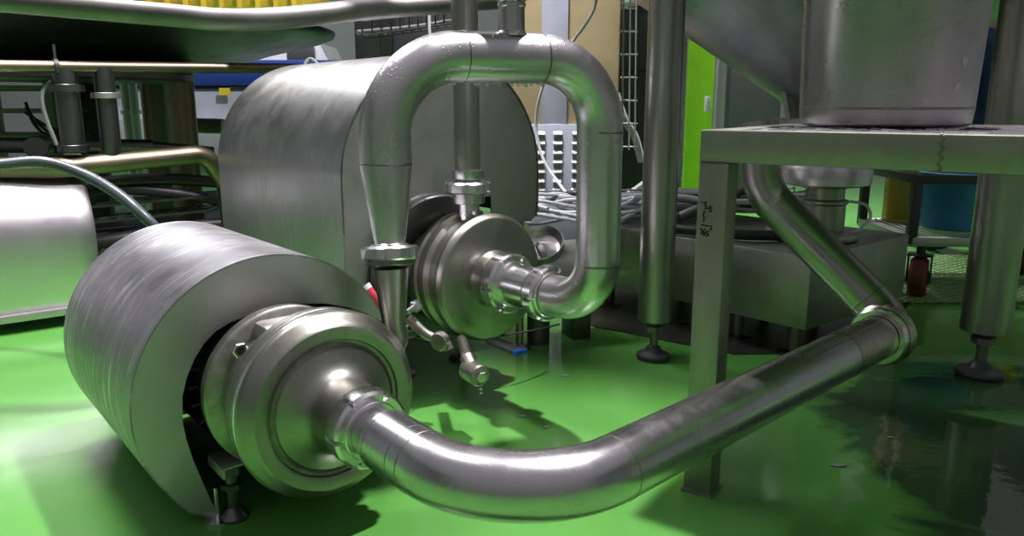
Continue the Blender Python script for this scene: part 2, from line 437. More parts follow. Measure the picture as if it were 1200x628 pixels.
# inlet stub nut
def union(name, label, cat_group, c, axis, R, w, ri, parent=None, slots=6):
    t = thing(name, label, 'pipe union', c)
    b = B(); nut(b, c, axis, R, ri, w, slots); obj('slotted_nut', b, 'polished', t)
    a = V(axis).normalized()
    b = B(); hollow(b, V(c) + a * (w / 2 - .004), V(c) + a * (w / 2 + .003), ri + .004, ri - .003, ch=.0015); obj('liner', b, 'polished', t)
    b = B(); hollow(b, V(c) - a * (w / 2 + .008), V(c) - a * (w / 2 - .004), R - .005, ri - .003, ch=.0015); obj('threaded_collar', b, 'seam', t)
    return t
union('pipe_union', 'polished slotted union nut on the inlet of the front pump casing', None, D1 + AX * .086, AX, .053, .032, .0365)

# drum guard of the front pump, crescent end plate
g1 = thing('motor_guard', 'scuffed stainless drum guard with a crescent end plate behind the front pump', 'motor cover', (G1.x, G1.y, 0))
def arcpts(c, r, a0, a1, n): return [(c[0] + r * math.cos(math.radians(a0 + (a1 - a0) * k / n)), c[1] + r * math.sin(math.radians(a0 + (a1 - a0) * k / n))) for k in range(n + 1)]
R1 = .2205; GS = 1.20 / 1.27
gz = G1.z / GS
outer = [(-.108, -gz + .005), (-.150, -.172)] + [(-.168, -.148)] + arcpts((0, 0), R1, 215, 0, 60) + [(.219, -.04), (.214, -.10), (.206, -gz + .012)]
inner = [(.19, -gz + .012), (.20, -.08), (.213, .02), (.205, .075)] + [(.170, .098), (.142, .112), (.098, .127), (.053, .134), (.01, .135), (-.032, .131), (-.065, .124), (-.089, .114), (-.108, .098), (-.124, .077), (-.138, .05), (-.147, .021), (-.150, -.02), (-.147, -.05), (-.140, -.085), (-.128, -.13), (-.118, -.165)]
outer = [(x * GS, y * GS) for x, y in outer]; inner = [(x * GS, y * GS) for x, y in inner]
b = B()
prism(b, outer + inner, G1, E1, Z, AX * -.003)
obj('end_plate', b, 'plate', g1)
def shell(bm, pts2, org, axis_back, L, th=.003, taper=0):
    """open sheet following pts2 (in E1,Z), extruded backwards with thickness"""
    n = len(pts2); rows = []
    nrm = []
    for i in range(n):
        a = V((*pts2[max(i - 1, 0)], 0)); c_ = V((*pts2[min(i + 1, n - 1)], 0)); t = (c_ - a).normalized()
        nrm.append(V((t.y, -t.x, 0)))
    K = 8
    for off in (0, -th):
        for k in range(K + 1):
            sc = 1 - taper * k / K
            rows.append([bm.verts.new(org + E1 * ((p[0] - nrm[i].x * off * -1) * sc) + Z * (p[1] - nrm[i].y * off * -1) + axis_back * (L * k / K)) for i, p in enumerate(pts2)])
    for s in (0, K + 1):
        for k in range(K):
            for i in range(n - 1):
                bm.faces.new((rows[s + k][i], rows[s + k][i + 1], rows[s + k + 1][i + 1], rows[s + k + 1][i]))
    for k in (0, K):
        for i in range(n - 1): bm.faces.new((rows[k][i], rows[k][i + 1], rows[K + 1 + k][i + 1], rows[K + 1 + k][i]))
    for k in range(K):
        for i in (0, n - 1): bm.faces.new((rows[k][i], rows[k + 1][i], rows[K + 2 + k][i], rows[K + 1 + k][i]))
    return bm
b = B(); shell(b, outer, G1, -AX, .445, .0025); obj('drum_shell', b, 'guard', g1, ang=40)
b = B(); prism(b, outer, G1 - AX * .445, E1, Z, AX * .003); obj('rear_plate', b, 'plate', g1)
b = B(); fp = G1 + E1 * -.104; cyl(b, (fp.x, fp.y, 0), (fp.x, fp.y, .055), .004, seg=12); lathe(b, [(0, .02), (.004, .02), (.007, .006)], (fp.x, fp.y, 0), Z, 24); obj('corner_foot', b, 'polished', g1)

# ------------------------------------------------------------------ second pump
D2 = V((-.051, 1.608, .26))
p2 = thing('centrifugal_pump', 'rear stainless pump with smooth round casing, under the looped pipe', 'pump', (-.1, 1.66, 0))
b = B()
lathe(b, [(-.105, .05), (-.105, .125), (-.100, .132), (-.085, .134), (-.080, .128), (-.072, .128), (-.068, .137), (-.045, .138), (-.036, .130), (-.012, .130), (-.005, .136), (.004, .138), (.010, .135), (.016, .131), (.018, .127), (.019, .075), (.021, .062), (.030, .058), (.052, .056), (.060, .046), (.080, .046)], D2, AX, 128)
obj('casing', b, 'cast', p2)
b = B(); lathe(b, [(-.16, .05), (-.16, .165), (-.156, .168), (-.132, .168), (-.128, .165), (-.128, .10), (-.10, .09)], D2 - E1 * .03, AX, 96)
bf = obj('back_flange', b, 'dark', p2)
for a_ in (140, 170, 200, 230): boltat(math.radians(a_), .150, -.128, .011, .012, bf, D2 - E1 * .03, 'plate')
b = B(); lathe(b, [(-.62, .05), (-.62, .12), (-.58, .13), (-.2, .13), (-.16, .12)], D2, AX, 48); obj('motor', b, 'darkgrey', p2)
b = B(); lathe(b, [(0, .024), (.10, .024), (.10, .034), (.104, .035), (.118, .035)], D2 + AX * -.045 + Z * .11 + E1 * -.018, Z, 40)
obj('discharge_neck', b, 'pipe', p2)
for s in (-.22, -.5):
    for sg in (-1, 1):
        q = D2 + AX * s + E1 * .09 * sg
        b = B(); cyl(b, (q.x, q.y, .012), (q.x, q.y, .20), .012); lathe(b, [(0, .034), (.006, .034), (.014, .016)], (q.x, q.y, 0), Z, 32); obj('leg', b, 'dark', p2)
# small fitting and hose tail
b = B(); q = W(490, 357, 1.50); r_ = W(476, 366, 1.47); hexb(b, q, r_ - q, .012, .016); cyl(b, q, r_, .006); obj('compression_fitting', b, 'polished', p2)
# drain valve
b = B(); a0 = W(541, 404, 1.56); a1 = W(547, 418, 1.47); a2 = W(555, 436, 1.45)
cyl(b, a0 + Z * .01, a1, .011, seg=20); cyl(b, a1, a2, .014, seg=20); ballv(b, a2, .020, 20)
cyl(b, a2 + V((-.012, .02, 0)), a2 + V((.014, -.022, 0)), .021, seg=28, ch=.003)
dv = obj('drain_valve', b, 'cast', p2)
b = B(); hexb(b, a2 + V((.012, -.020, 0)), V((.55, -.83, 0)), .011, .012); obj('plug', b, 'polished', dv)
b = B(); 
for k in range(4): 
    lathe(b, [(0, .002), (.002, .0045), (.004, .002)], a2 + V((.014, -.026, -.012 - .007 * k)), Z, 12)
obj('plug_chain', b, 'polished', dv)
# lower drain elbow
b = B(); sweep(b, smooth_path([W(478, 372, 1.5), W(500, 392, 1.5), W(520, 400, 1.5), W(526, 410, 1.5)], 6), .010, 20); cyl(b, W(518, 398, 1.5), W(513, 401, 1.485), .019, seg=28, ch=.003)
obj('drain_pipe', b, 'mottled', p2)
# blue lever
b = B(); h0 = W(575, 398, 1.60); h1 = W(607, 412, 1.52)
bar(b, h0, h1, .028, .010, .002); lv = obj('valve_handle', b, 'darkgrey', p2, 'dark lever with a blue end')
b = B(); bar(b, h1 - (h1 - h0).normalized() * .002, h1 + (h1 - h0).normalized() * .014, .029, .012, .002); obj('blue_grip', b, 'bluegrip', lv)
# inlet unions
union('pipe_union', 'large slotted union nut flush on the rear pump casing', None, D2 + AX * .066, AX, .063, .034, .044)
b = B(); lathe(b, [(.072, .0455), (.13, .044), (.175, .040), (.20, .038)], D2, AX, 64); tag(obj('inlet_reducer', b, 'polished'), 'short bright reducer between the two slotted unions of the rear pump', 'pipe reducer')
union('pipe_union', 'smaller slotted union nut joining the reducer to the looped pipe elbow', None, D2 + AX * .184, AX, .055, .028, .041)

# ------------------------------------------------------------------ looped pipe
RX = D2 + AX * .322
topz = .696
LT = V((-.197, 1.204, 0))
loop_pts = [V((-.190, 1.180, .405)), V((-.1955, 1.200, .52)), V((LT.x, LT.y, topz)), V((RX.x - .004, RX.y, topz)), V((RX.x, RX.y, D2.z)), D2 + AX * .202]
path = fillet(loop_pts[1:], [.125, .115, .095], 18)
pl = thing('looped_pipe', 'thick wet stainless pipe bent in a tall inverted U between the two pumps', 'pipe', (-.19, 1.18, .38))
b = B(); sweep(b, path, RP, 64); obj('pipe_run', b, 'wetpipe', pl)
b = B(); c0 = V((-.190, 1.178, .392)); c1 = V((-.1955, 1.200, .53))
a = (c1 - c0); Lc = a.length
lathe(b, [(0, .023), (.02, .024), (.03, .026), (Lc * .8, .037), (Lc, .0402), (Lc + .01, .0404)], c0, a, 64); obj('reducer', b, 'wetpipe', pl)
def seam(p, d, r, parent, w=.0022):
    w = w * .7
    b = B(); d = V(d).normalized(); lathe(b, [(-w, r), (-w * .5, r + .0004), (w * .5, r + .0004), (w, r)], p, d, 64, False, False); return obj('weld_seam', b, 'seam', parent)
seam(V((-.1955, 1.200, .532)), Z, RP, pl); seam(V((-.196, 1.202, .572)), Z, RP, pl, .0012)
seam(V((RX.x - .001, RX.y, .575)), Z, RP, pl, .003); seam(V((RX.x, RX.y, .34)), Z, RP, pl, .003)
dh = (V((RX.x, RX.y, 0)) - V((LT.x, LT.y, 0))).normalized()
seam(V((LT.x, LT.y, topz)) + dh * .13, dh, RP, pl, .0014); seam(V((RX.x, RX.y, topz)) - dh * .118, dh, RP, pl, .0014)
b = B()
rr = random.Random(3)
for k in range(26):
    s = rr.uniform(.10, .34); q = V((LT.x, LT.y, topz - RP)) + dh * s
    r0 = rr.uniform(.0016, .0034); ballv(b, q + Z * -r0 * .5 + dh.cross(Z) * rr.uniform(-.006, .006), r0, 10, (1, 1, 1.25))
dr = obj('hanging_drops', b, 'water', pl); dr['kind'] = 'stuff'
uL = V((-.190, 1.177, .396))
union('pipe_union', 'slotted union nut at the foot of the looped pipe, above the tapered cone', None, uL, (c1 - c0), .045, .022, .026)

# vertical discharge pipe of pump 2
VP = D2 + AX * -.045 + E1 * -.018
b = B(); cyl(b, (VP.x, VP.y, .460), (VP.x - .006, VP.y, 1.35), .0275, seg=48)
vp = tag(obj('riser_pipe', b, 'leg'), 'slim vertical stainless pipe rising from the rear pump behind the loop', 'pipe')
u = thing('pipe_union', 'union nut at the bottom of the slim vertical riser pipe', 'pipe union', (VP.x, VP.y, .43))
b = B(); nut(b, (VP.x, VP.y, .452), Z, .050, .028, .024, 6); obj('slotted_nut', b, 'polished', u)
b = B(); hollow(b, (VP.x, VP.y, .418), (VP.x, VP.y, .440), .036, .025); obj('threaded_collar', b, 'pipe', u)

# ball-shaped valve on top of the loop
tv = V((LT.x, LT.y, topz)) + dh * .215
t = thing('air_valve', 'round-bodied steel valve with a short neck standing on top of the looped pipe', 'valve', tv + Z * RP)
b = B(); lathe(b, [(.034, .025), (.036, .026), (.042, .0215), (.078, .021), (.080, .023), (.084, .023), (.086, .0215), (.090, .024), (.100, .036), (.112, .043), (.128, .044), (.142, .040), (.157, .030), (.17, .024), (.22, .024)], tv, Z, 48); obj('valve_body', b, 'pipe', t)
b = B(); cyl(b, tv + Z * .122 - dh * .03, tv + Z * .122 - dh * .075, .022, seg=32, ch=.004); obj('side_port', b, 'dark', t)

# rear motor guard (tall arched cover)
FP = D2 - AX * .165
g2 = thing('motor_guard', 'tall arched stainless cover behind the looped pipe', 'motor cover', (FP - AX * .33) * V((1, 1, 0)) if False else V(((FP - AX * .33).x, (FP - AX * .33).y, 0)))
HW = .268; cx = .018; sp = .205
arch = [(cx - HW, -.02), (cx - HW, .10)] + arcpts((cx, sp), HW, 180, 0, 48) + [(cx + HW, .13), (cx + HW - .004, .090), (cx + HW - .02, .078)]
face = arch + [(.14, .078), (.14, .15), (-.15, .15), (-.17, -.02)]
b = B(); prism(b, face, FP, E1, Z, AX * -.003); obj('end_plate', b, 'plate', g2)
b = B(); shell(b, [(cx - HW, -.20)] + arch[1:-1], FP + AX * .0012, -AX, .70, .003); obj('arched_shell', b, 'guard2', g2)
b = B(); shell(b, arch[1:-1], FP + AX * .004, -AX, .004, .002); obj('edge_bead', b, 'seam', g2)
b = B(); prism(b, [(cx - HW, -.20)] + arch[1:-1] + [(cx + HW - .02, -.20)], FP - AX * .70, E1, Z, AX * .003); obj('rear_plate', b, 'plate', g2)
for sx_, sy_ in ((-1, .03), (1, .03), (-1, .66), (1, .66)):
    q = FP - AX * sy_ + E1 * (cx + sx_ * (HW - .03))
    b = B(); cyl(b, (q.x, q.y, 0), (q.x, q.y, .35), .010); lathe(b, [(0, .03), (.006, .03), (.012, .012)], (q.x, q.y, 0), Z, 24); obj('leg', b, 'leg', g2)

# red-ended hose beside the tapered cone
b = B(); sweep(b, smooth_path([W(430, 336, 1.38), W(440, 350, 1.38), W(450, 366, 1.39), W(456, 388, 1.42), W(458, 415, 1.46)], 6), .0075, 16)
h = tag(obj('red_hose', b, 'red'), 'thin red hose with a pale tip between the front guard and tapered cone', 'hose')
b = B(); sweep(b, [W(428.5, 334, 1.38), W(432, 339, 1.38)], .0082, 16); obj('hose_tip', b, 'whiteplastic', h)
b = B(); sweep(b, smooth_path([W(470, 398, 1.44), W(520, 390, 1.6), W(560, 396, 1.65), W(620, 388, 1.72), W(655, 380, 1.8)], 8), .0022, 10)
tag(obj('thin_cable', b, 'black'), 'thin black cable crossing the floor behind the rear pump', 'cable')

# ------------------------------------------------------------------ front low pipe
ZP = .203
A0 = D1 + AX * .100
bendP = V((0.018, .735, ZP)); 
A1 = D1 + AX * .14
farE = Wz(1030, 394, ZP)
pin = Wz(700, 560, ZP)
dirp = (farE - pin).normalized()
# intersection of pump axis line and the straight run
import mathutils
i1, i2 = mathutils.geometry.intersect_line_line(A0, A0 + AX, farE, pin)
corner = (i1 + i2) / 2
end = farE - dirp * .01
fp_ = thing('inlet_pipe', 'thick satin stainless pipe sweeping along the floor in front of the table leg', 'pipe', (corner.x, corner.y, 0))
path = fillet([A0 + AX * .038, corner, end], [.155], 28)
b = B(); sweep(b, path, RP, 72); obj('pipe_run', b, 'pipe', fp_)
b = B(); lathe(b, [(-.012, .033), (.018, .0335), (.026, .0355), (.036, .0390), (.044, .0402)], A0, AX, 64); obj('stub_end', b, 'pipe', fp_)
# seams at bend ends
bs = path[1]; be = path[-2]
seam(bs, AX, RP, fp_, .0016); seam(be, dirp, RP, fp_, .0014); seam(bs - AX * .022, AX, RP, fp_, .001)
b = B(); sweep(b, [end - dirp * .16, end - dirp * .005], RP + .0005, 64, False); obj('stained_end', b, 'rusty', fp_, 'brown heat-stained end of the pipe')

# clamp at far end + slanted pipe
ul = thing('pipe_union', 'wide round clamp ring where the floor pipe meets the slanted pipe', 'pipe union', farE)
b = B(); hollow(b, farE - dirp * .012, farE + dirp * .004, .053, .041, 64, .003); obj('front_ring', b, 'polished', ul)
b = B(); hollow(b, farE + dirp * .007, farE + dirp * .030, .057, .041, 64, .004); obj('rear_ring', b, 'rusty', ul)
slT = W(893, 224, 1.60); slT2 = W(878, 180, 1.62)
e0 = farE + dirp * .035
cornr = farE + dirp * .085
path2 = fillet([farE + dirp * .02, cornr, slT, slT + V((-.012, .02, .14))], [.07, .12], 16)
sp_ = thing('slanted_pipe', 'stainless pipe slanting up from the floor pipe behind the table leg', 'pipe', (cornr.x, cornr.y, 0))
b = B(); sweep(b, path2, RP, 64); obj('pipe_run', b, 'leg', sp_)
ds = (slT - cornr).normalized()
seam(cornr + ds * .075, ds, RP, sp_, .002); seam(slT - ds * .045, ds, RP, sp_, .002); seam(slT - ds * .03, ds, RP, sp_, .001)

# ------------------------------------------------------------------ platform table
TA = math.radians(55)
FX = V((math.sin(TA), -math.cos(TA), 0)); FY = V((math.cos(TA), math.sin(TA), 0))
T0 = V((.281, 1.162, 0)); HT = .585; rail = .047
tb = thing('work_platform', 'low stainless platform table with a square corner leg and plate top', 'table', T0)
def TP(x, y, z): return T0 + FX * x + FY * y + Z * z
TLEN = 1.15; TDEP = .62
def tbox(x0, x1, y0, y1, z0, z1, bev=.002):
    b = B(); box(b, TP((x0 + x1) / 2, (y0 + y1) / 2, (z0 + z1) / 2), (x1 - x0, y1 - y0, z1 - z0), rz=TA - PI / 2, bev=bev); return b
obj('front_rail', tbox(0, TLEN, 0, .04, HT - rail, HT), 'frame', tb)
obj('side_rail', tbox(0, .04, .04, TDEP, HT - rail, HT), 'frame', tb)
obj('back_rail', tbox(0, TLEN, TDEP - .04, TDEP, HT - rail, HT), 'frame', tb)
obj('side_rail', tbox(TLEN - .04, TLEN, .04, TDEP - .04, HT - rail, HT), 'frame', tb)
for (x, y) in ((0, 0), (TLEN - .04, 0), (0, TDEP - .04), (TLEN - .04, TDEP - .04)):
    if (x, y) == (0, TDEP - .04): continue
    b = tbox(x, x + .046, y, y + .046, 0.0, HT - rail - .0005, .003)
    box(b, TP(x + .023, y + .023, .003), (.050, .050, .006), rz=TA - PI / 2)
    lg = obj('leg', b, 'frame', tb)
    if (x, y) == (0, 0): leg0 = lg
b = tbox(.04, TLEN - .04, .04, TDEP - .04, HT - .006, HT - .002, 0)
for k in range(22):       # pressed slip-resistant pattern
    for j2 in range(12):
        x = .06 + k * .048; y = .055 + j2 * .044
        box(b, TP(x + (.024 if j2 % 2 else 0), y, HT - .001), (.030, .005, .0024), rz=TA - PI / 2 + (.6 if (k + j2) % 2 else -.6))
obj('tread_plate', b, 'bright', tb)
# weld bead on the leg top and rail joint
b = B()
for k in range(12):
    ballv(b, TP(.002 + k * .0033, -.0005, HT - rail - .0005 + random.uniform(-.0005, .0005)), .0013, 8)
obj('weld_bead', b, 'seam', tb)
b = B()
for k in range(26):
    ballv(b, TP(.318 + .002 * math.sin(k * .9), .0008, HT - rail + .001 + k * .0018), .0024, 8)
obj('weld_bead', b, 'seam', tb)
# handwriting on the leg
def stroke(bm, pts, w=.0011):
    P = [TP(x, -.0006, z) for x, z in pts]
    for p_, q_ in zip(P, P[1:]):
        d = (q_ - p_).normalized(); n_ = d.cross(FY).normalized() * w
        vs = [bm.verts.new(c_) for c_ in (p_ - n_ - d * w * .4, q_ - n_ + d * w * .4, q_ + n_ + d * w * .4, p_ + n_ - d * w * .4)]
        bm.faces.new(vs)
b = B()
def five(x, z, s):
    stroke(b, [(x + s * .9, z + s * 1.5), (x + s * .15, z + s * 1.5), (x + s * .1, z + s * .9), (x + s * .7, z + s * .85), (x + s * .75, z + s * .3), (x, z + s * .1)])
def dot(x, z): stroke(b, [(x, z), (x + .0008, z - .001)], .0012)
z0 = .470
dot(.0075, z0 + .008); stroke(b, [(.0105, z0 + .007), (.0150, z0 + .0075), (.0125, z0 + .003), (.0160, z0 + .001), (.0135, z0 - .003)])
dot(.0175, z0 - .001); five(.0195, z0 - .0065, .0055)
stroke(b, [(.0125, z0 - .006), (.0110, z0 - .012), (.0128, z0 - .016), (.0118, z0 - .022)])
stroke(b, [(.0085, z0 - .027), (.0205, z0 - .028)])
stroke(b, [(.0075, z0 - .033), (.0105, z0 - .034), (.0090, z0 - .042)])                      # 7
stroke(b, [(.0150, z0 - .033), (.0122, z0 - .038), (.0128, z0 - .043), (.0152, z0 - .042), (.0148, z0 - .038), (.0125, z0 - .039)])  # 6
five(.0168, z0 - .044, .0052)
stroke(b, [(.0232, z0 - .0285), (.0250, z0 - .0275), (.0232, z0 - .033), (.0262, z0 - .0325)])  # small 2
obj('handwritten_numbers', b, 'ink', leg0, 'black marker handwriting 5.5 over 765')

# pot on platform
PC = V((.631, 1.332, 0)); PC.z = HT + .001
pot = thing('steel_pot', 'tall scratched stainless pot standing on the platform table', 'pot', PC)
b = B(); lathe(b, [(0, .120), (.002, .128), (.006, .132), (.016, .1335), (.03, .1345), (.44, .150), (.444, .153), (.448, .150), (.44, .146), (.03, .130), (.008, .126)], PC, Z, 96); obj('pot_body', b, 'pot', pot)
b = B(); lathe(b, [(.028, .1346), (.030, .1353), (.032, .1348)], PC, Z, 96, False, False); obj('bottom_seam', b, 'seam', pot)
def scuff(bm, ang0, z, w, h):      # bright rubbed patch lying on pot surface
    vs = []; rs = random.Random(int(z * 1e4))
    for k in range(18):
        q_ = rs.uniform(.45, 1.1) * (1 if h > .005 else .8); da = w * (.5 + .5 * q_ * math.cos(k * PI / 9)); dz = h * (.5 + .5 * q_ * math.sin(k * PI / 9)) + da * .06
        zz = z + dz; r = .1345 + (.150 - .1345) * (zz - .03) / .41 + .0005; a_ = ang0 + da
        vs.append(bm.verts.new(PC + V((r * math.cos(a_), r * math.sin(a_), zz))))
    bm.faces.new(vs)
b = B(); 
b.free()
for (u0, z_, w_, h_) in ((-1.20, .088, .13, .018), (-1.26, .052, .15, .016), (-1.12, .094, .18, .0012), (-1.12, .062, .12, .0012), (-2.35, .098, .06, .0012)):
    b = B(); scuff(b, u0, z_, w_, h_); obj('scuff_mark', b, 'scratch', pot, 'pale scratched patch')

# ------------------------------------------------------------------ tank legs, hopper
def tank_leg(label, x, y, r, z0, ztop, name='tank_leg'):
    t = thing(name, label, 'tank leg', (x, y, 0), )
    b = B(); cyl(b, (x, y, z0), (x, y, ztop), r, seg=64, ch=.002); obj('tube', b, 'leg', t)
    b = B(); cyl(b, (x, y, .02), (x, y, z0 + .002), r * .24, seg=24); hexb(b, (x, y, z0 - .030), Z, r * .5, .018); obj('threaded_stem', b, 'seam', t)
    b = B(); lathe(b, [(0, r * .95), (.008, r), (.014, r * .95), (.022, r * .5), (.034, r * .36), (.036, r * .24)], (x, y, 0), Z, 40); obj('foot_pad', b, 'darkgrey', t)
    return t
tank_leg('vertical stainless round leg just left of the platform, on a levelling foot', .354, 1.838, .042, .10, 1.015)
tank_leg('thick round steel leg at right edge, on a levelling foot', 1.097, 1.714, .052, .11, 1.015)
HCN = V((.905, 2.30, 0))
hp = thing('hopper', 'large cone-bottomed steel hopper hanging behind the pot, only its slope in view', 'hopper', (HCN.x, HCN.y, .56))
b = B(); lathe(b, [(.575, .085), (.60, .09), (.615, .10), (.635, .115), (.92, .540), (.95, .552), (1.02, .552), (1.02, .80), (2.3, .80), (2.3, .02)], HCN, Z, 96, False, False); obj('cone', b, 'hopper', hp, ang=50)  # wide drum above the cone is unseen, sized to shade plinths and rear guard
b = B(); lathe(b, [(.57, .13), (.585, .13), (.585, .08)], HCN, Z, 48); obj('outlet_flange', b, 'plate', hp)
b = B()
cyl(b, HCN + V((-.11, -.06, .575)), HCN + V((-.135, -.06, .67)), .008, seg=12)
obj('support_strut', b, 'plate', hp)
b = B(); cyl(b, HCN + V((.11, -.06, .575)), HCN + V((.135, -.06, .67)), .008, seg=12)
obj('support_strut', b, 'plate', hp)
# pedestal valve below the hopper
PV = V((.845, 2.07, 0))
pv = thing('outlet_valve', 'round stacked steel valve under the hopper, standing on the low steel plinth', 'valve', PV + Z * .272)
b = B(); lathe(b, [(.405, .06), (.415, .108), (.418, .112), (.455, .114), (.462, .110), (.5, .10)], PV, Z, 64); obj('top_disc', b, 'bright', pv)
b = B(); lathe(b, [(.285, .055), (.36, .055), (.365, .062), (.372, .062), (.376, .05), (.406, .05)], PV, Z, 48); obj('neck', b, 'box', pv)
b = B(); lathe(b, [(.272, .12), (.28, .122), (.288, .118), (.292, .075), (.296, .06)], PV + V((-.03, .0, 0)), Z, 48); obj('base_flange', b, 'box', pv)
b = B(); sweep(b, smooth_path([PV + V((.06, -.02, .37)), PV + V((.095, -.04, .362)), PV + V((.105, -.05, .33)), PV + V((.08, -.05, .30)), PV + V((.06, -.04, .285))], 6), .004, 12); obj('air_tube', b, 'whiteplastic', pv, 'thin white looped tube')

# ------------------------------------------------------------------ low plinths
BK = -AX
def plinth(label, corner, L_back, L_side, z0, z1):
    c = corner + BK * L_back / 2 + E1 * L_side / 2
    t = thing('steel_plinth', label, 'plinth', (c.x, c.y, 0))
    b = B(); box(b, (c.x, c.y, (z0 + z1) / 2), (L_side, L_back, z1 - z0), rz=TH, bev=.006); obj('box_body', b, 'box', t)
    for sx_ in (-1, 1):
        for sy_ in (-1, 1):
            q = c + E1 * sx_ * (L_side / 2 - .06) + BK * sy_ * (L_back / 2 - .06)
            b = B(); cyl(b, (q.x, q.y, .01), (q.x, q.y, z0 + .002), .018); lathe(b, [(0, .04), (.008, .04), (.014, .02)], (q.x, q.y, 0), Z, 24); obj('foot', b, 'dark', t)
    return t
pc = V((.712, 1.790, 0))
plinth('low stainless box plinth with a sharp corner, behind the table leg', pc, .29, .53, .085, .268)
plinth('low stainless box plinth running behind the tall round leg', pc + BK * .32 , .44, .50, .085, .268)
b = B(); q = pc + BK * .315 + E1 * -.03; 
qq = pc + BK * .47 + E1 * -.012
box(b, (qq.x, qq.y, .17), (.02, .030, .13), rz=TH, bev=.003); tag(obj('hinge_bracket', b, 'plate'), 'small upright steel bracket on the plinth left of the tall round leg', 'bracket')

# ------------------------------------------------------------------ left guard
CL = Wz(122, 352, .06)
GA = V((math.sin(math.radians(52)), math.cos(math.radians(52)), 0))   # axis going right and away
GN = V((math.cos(math.radians(52)), -math.sin(math.radians(52)), 0))   # towards the viewer/right
g3 = thing('motor_guard', 'bright rounded stainless cover at the far left edge under a hose', 'motor cover', (CL.x - .3, CL.y - .2, 0))
R3 = .205
b = B(); prof = [(R3 - .01, .055), (R3, .10), (R3, .24)] + [(R3 * math.cos(math.radians(a_)), .24 + R3 * math.sin(math.radians(a_))) for a_ in range(5, 180, 5)] + [(-R3, .24), (-R3, .055)]
base3 = CL - GN * R3
K = [(-.8, 1.0), (-.05, 1.0), (-.01, .99), (0.0, .965)]
rows = []
for s, sc in K:
    rows.append([b.verts.new(V((base3.x, base3.y, 0)) + GA * s + GN * (p[0] * sc) + Z * (.055 + (p[1] - .055) * sc)) for p in prof])
for r0, r1 in zip(rows, rows[1:]):
    for i in range(len(prof) - 1): b.faces.new((r0[i], r0[i + 1], r1[i + 1], r1[i]))
b.faces.new(rows[0]); b.faces.new(rows[-1])
obj('cover_shell', b, 'bright', g3, ang=40)
b = B(); q = V((base3.x, base3.y, .045)) - GA * .4
box(b, q, (2 * R3 + .02, .80, .022), rz=math.radians(-52), bev=.002)
obj('base_plate', b, 'plate', g3)
for s in (-.05, -.6):
    for sg in (-1, 1):
        q = V((base3.x, base3.y, 0)) + GA * s + GN * (R3 - .03) * sg
        b = B(); cyl(b, (q.x, q.y, .008), (q.x, q.y, .036), .012); lathe(b, [(0, .035), (.006, .035), (.014, .014)], (q.x, q.y, 0), Z, 32); obj('foot', b, 'dark', g3)

# ------------------------------------------------------------------ overhead tank at upper left and its pipes
TC = V((-1.60, 3.05, 0))
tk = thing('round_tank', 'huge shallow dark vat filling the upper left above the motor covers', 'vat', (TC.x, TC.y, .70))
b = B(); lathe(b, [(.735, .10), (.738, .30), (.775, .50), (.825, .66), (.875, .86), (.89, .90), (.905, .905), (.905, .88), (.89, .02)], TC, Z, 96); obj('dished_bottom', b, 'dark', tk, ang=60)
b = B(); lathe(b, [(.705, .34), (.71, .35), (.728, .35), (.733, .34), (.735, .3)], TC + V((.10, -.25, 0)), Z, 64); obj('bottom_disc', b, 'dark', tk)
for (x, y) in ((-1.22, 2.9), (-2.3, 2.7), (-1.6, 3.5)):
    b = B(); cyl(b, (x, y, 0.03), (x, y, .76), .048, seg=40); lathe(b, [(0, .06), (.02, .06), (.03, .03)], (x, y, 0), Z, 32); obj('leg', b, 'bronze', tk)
b = B(); sweep(b, smooth_path([W(-80, -6, 1.45), W(60, 6, 1.45), W(200, 18, 1.45), W(262, 23, 1.46), W(330, 21, 1.5), W(420, 12, 1.58), W(540, 3, 1.68), W(600, -2, 1.74)], 6), .021, 32)
tag(obj('overhead_pipe', b, 'overhead'), 'grey pipe crossing the top left of the view, slightly kinked', 'pipe')
b = B(); p0 = W(-60, 77, 2.0); p1_ = W(420, 81, 2.75); cyl(b, p0, p1_, .0165, seg=32)
t = tag(obj('tarnished_pipe', b, 'bronze'), 'thin brownish pipe running level below the big dark tank', 'pipe')
b = B(); q = p0 + (p1_ - p0) * .205; hollow(b, q - (p1_ - p0).normalized() * .006, q + (p1_ - p0).normalized() * .006, .022, .0166, 24); cyl(b, q + Z * .02, q + Z * .06, .004, seg=10); obj('hanger_clamp', b, 'darkgrey', t)
b = B(); sweep(b, fillet([W(-40, 196, 2.1), W(70, 197, 2.2), W(240, 180, 2.45), W(264, 214, 2.55), W(270, 262, 2.6)], [.2, .07, .05], 10), .029, 32)
tag(obj('tarnished_pipe', b, 'bronze'), 'thick brown pipe bending down beside the tall arched cover', 'pipe')
b = B()
pth = smooth_path([W(-60, 200, 1.75), W(0, 193, 1.80), W(50, 190, 1.84), W(95, 203, 1.86), W(135, 225, 1.84), W(165, 250, 1.82), W(190, 280, 1.84), W(215, 340, 1.9)], 14)
rad = [.0130 + (.0008 if (i % 2) else 0) for i in range(len(pth))]
sweep(b, pth, rad, 20); tag(obj('ribbed_hose', b, 'hose'), 'grey hose arching over the bright cover at far left', 'hose')
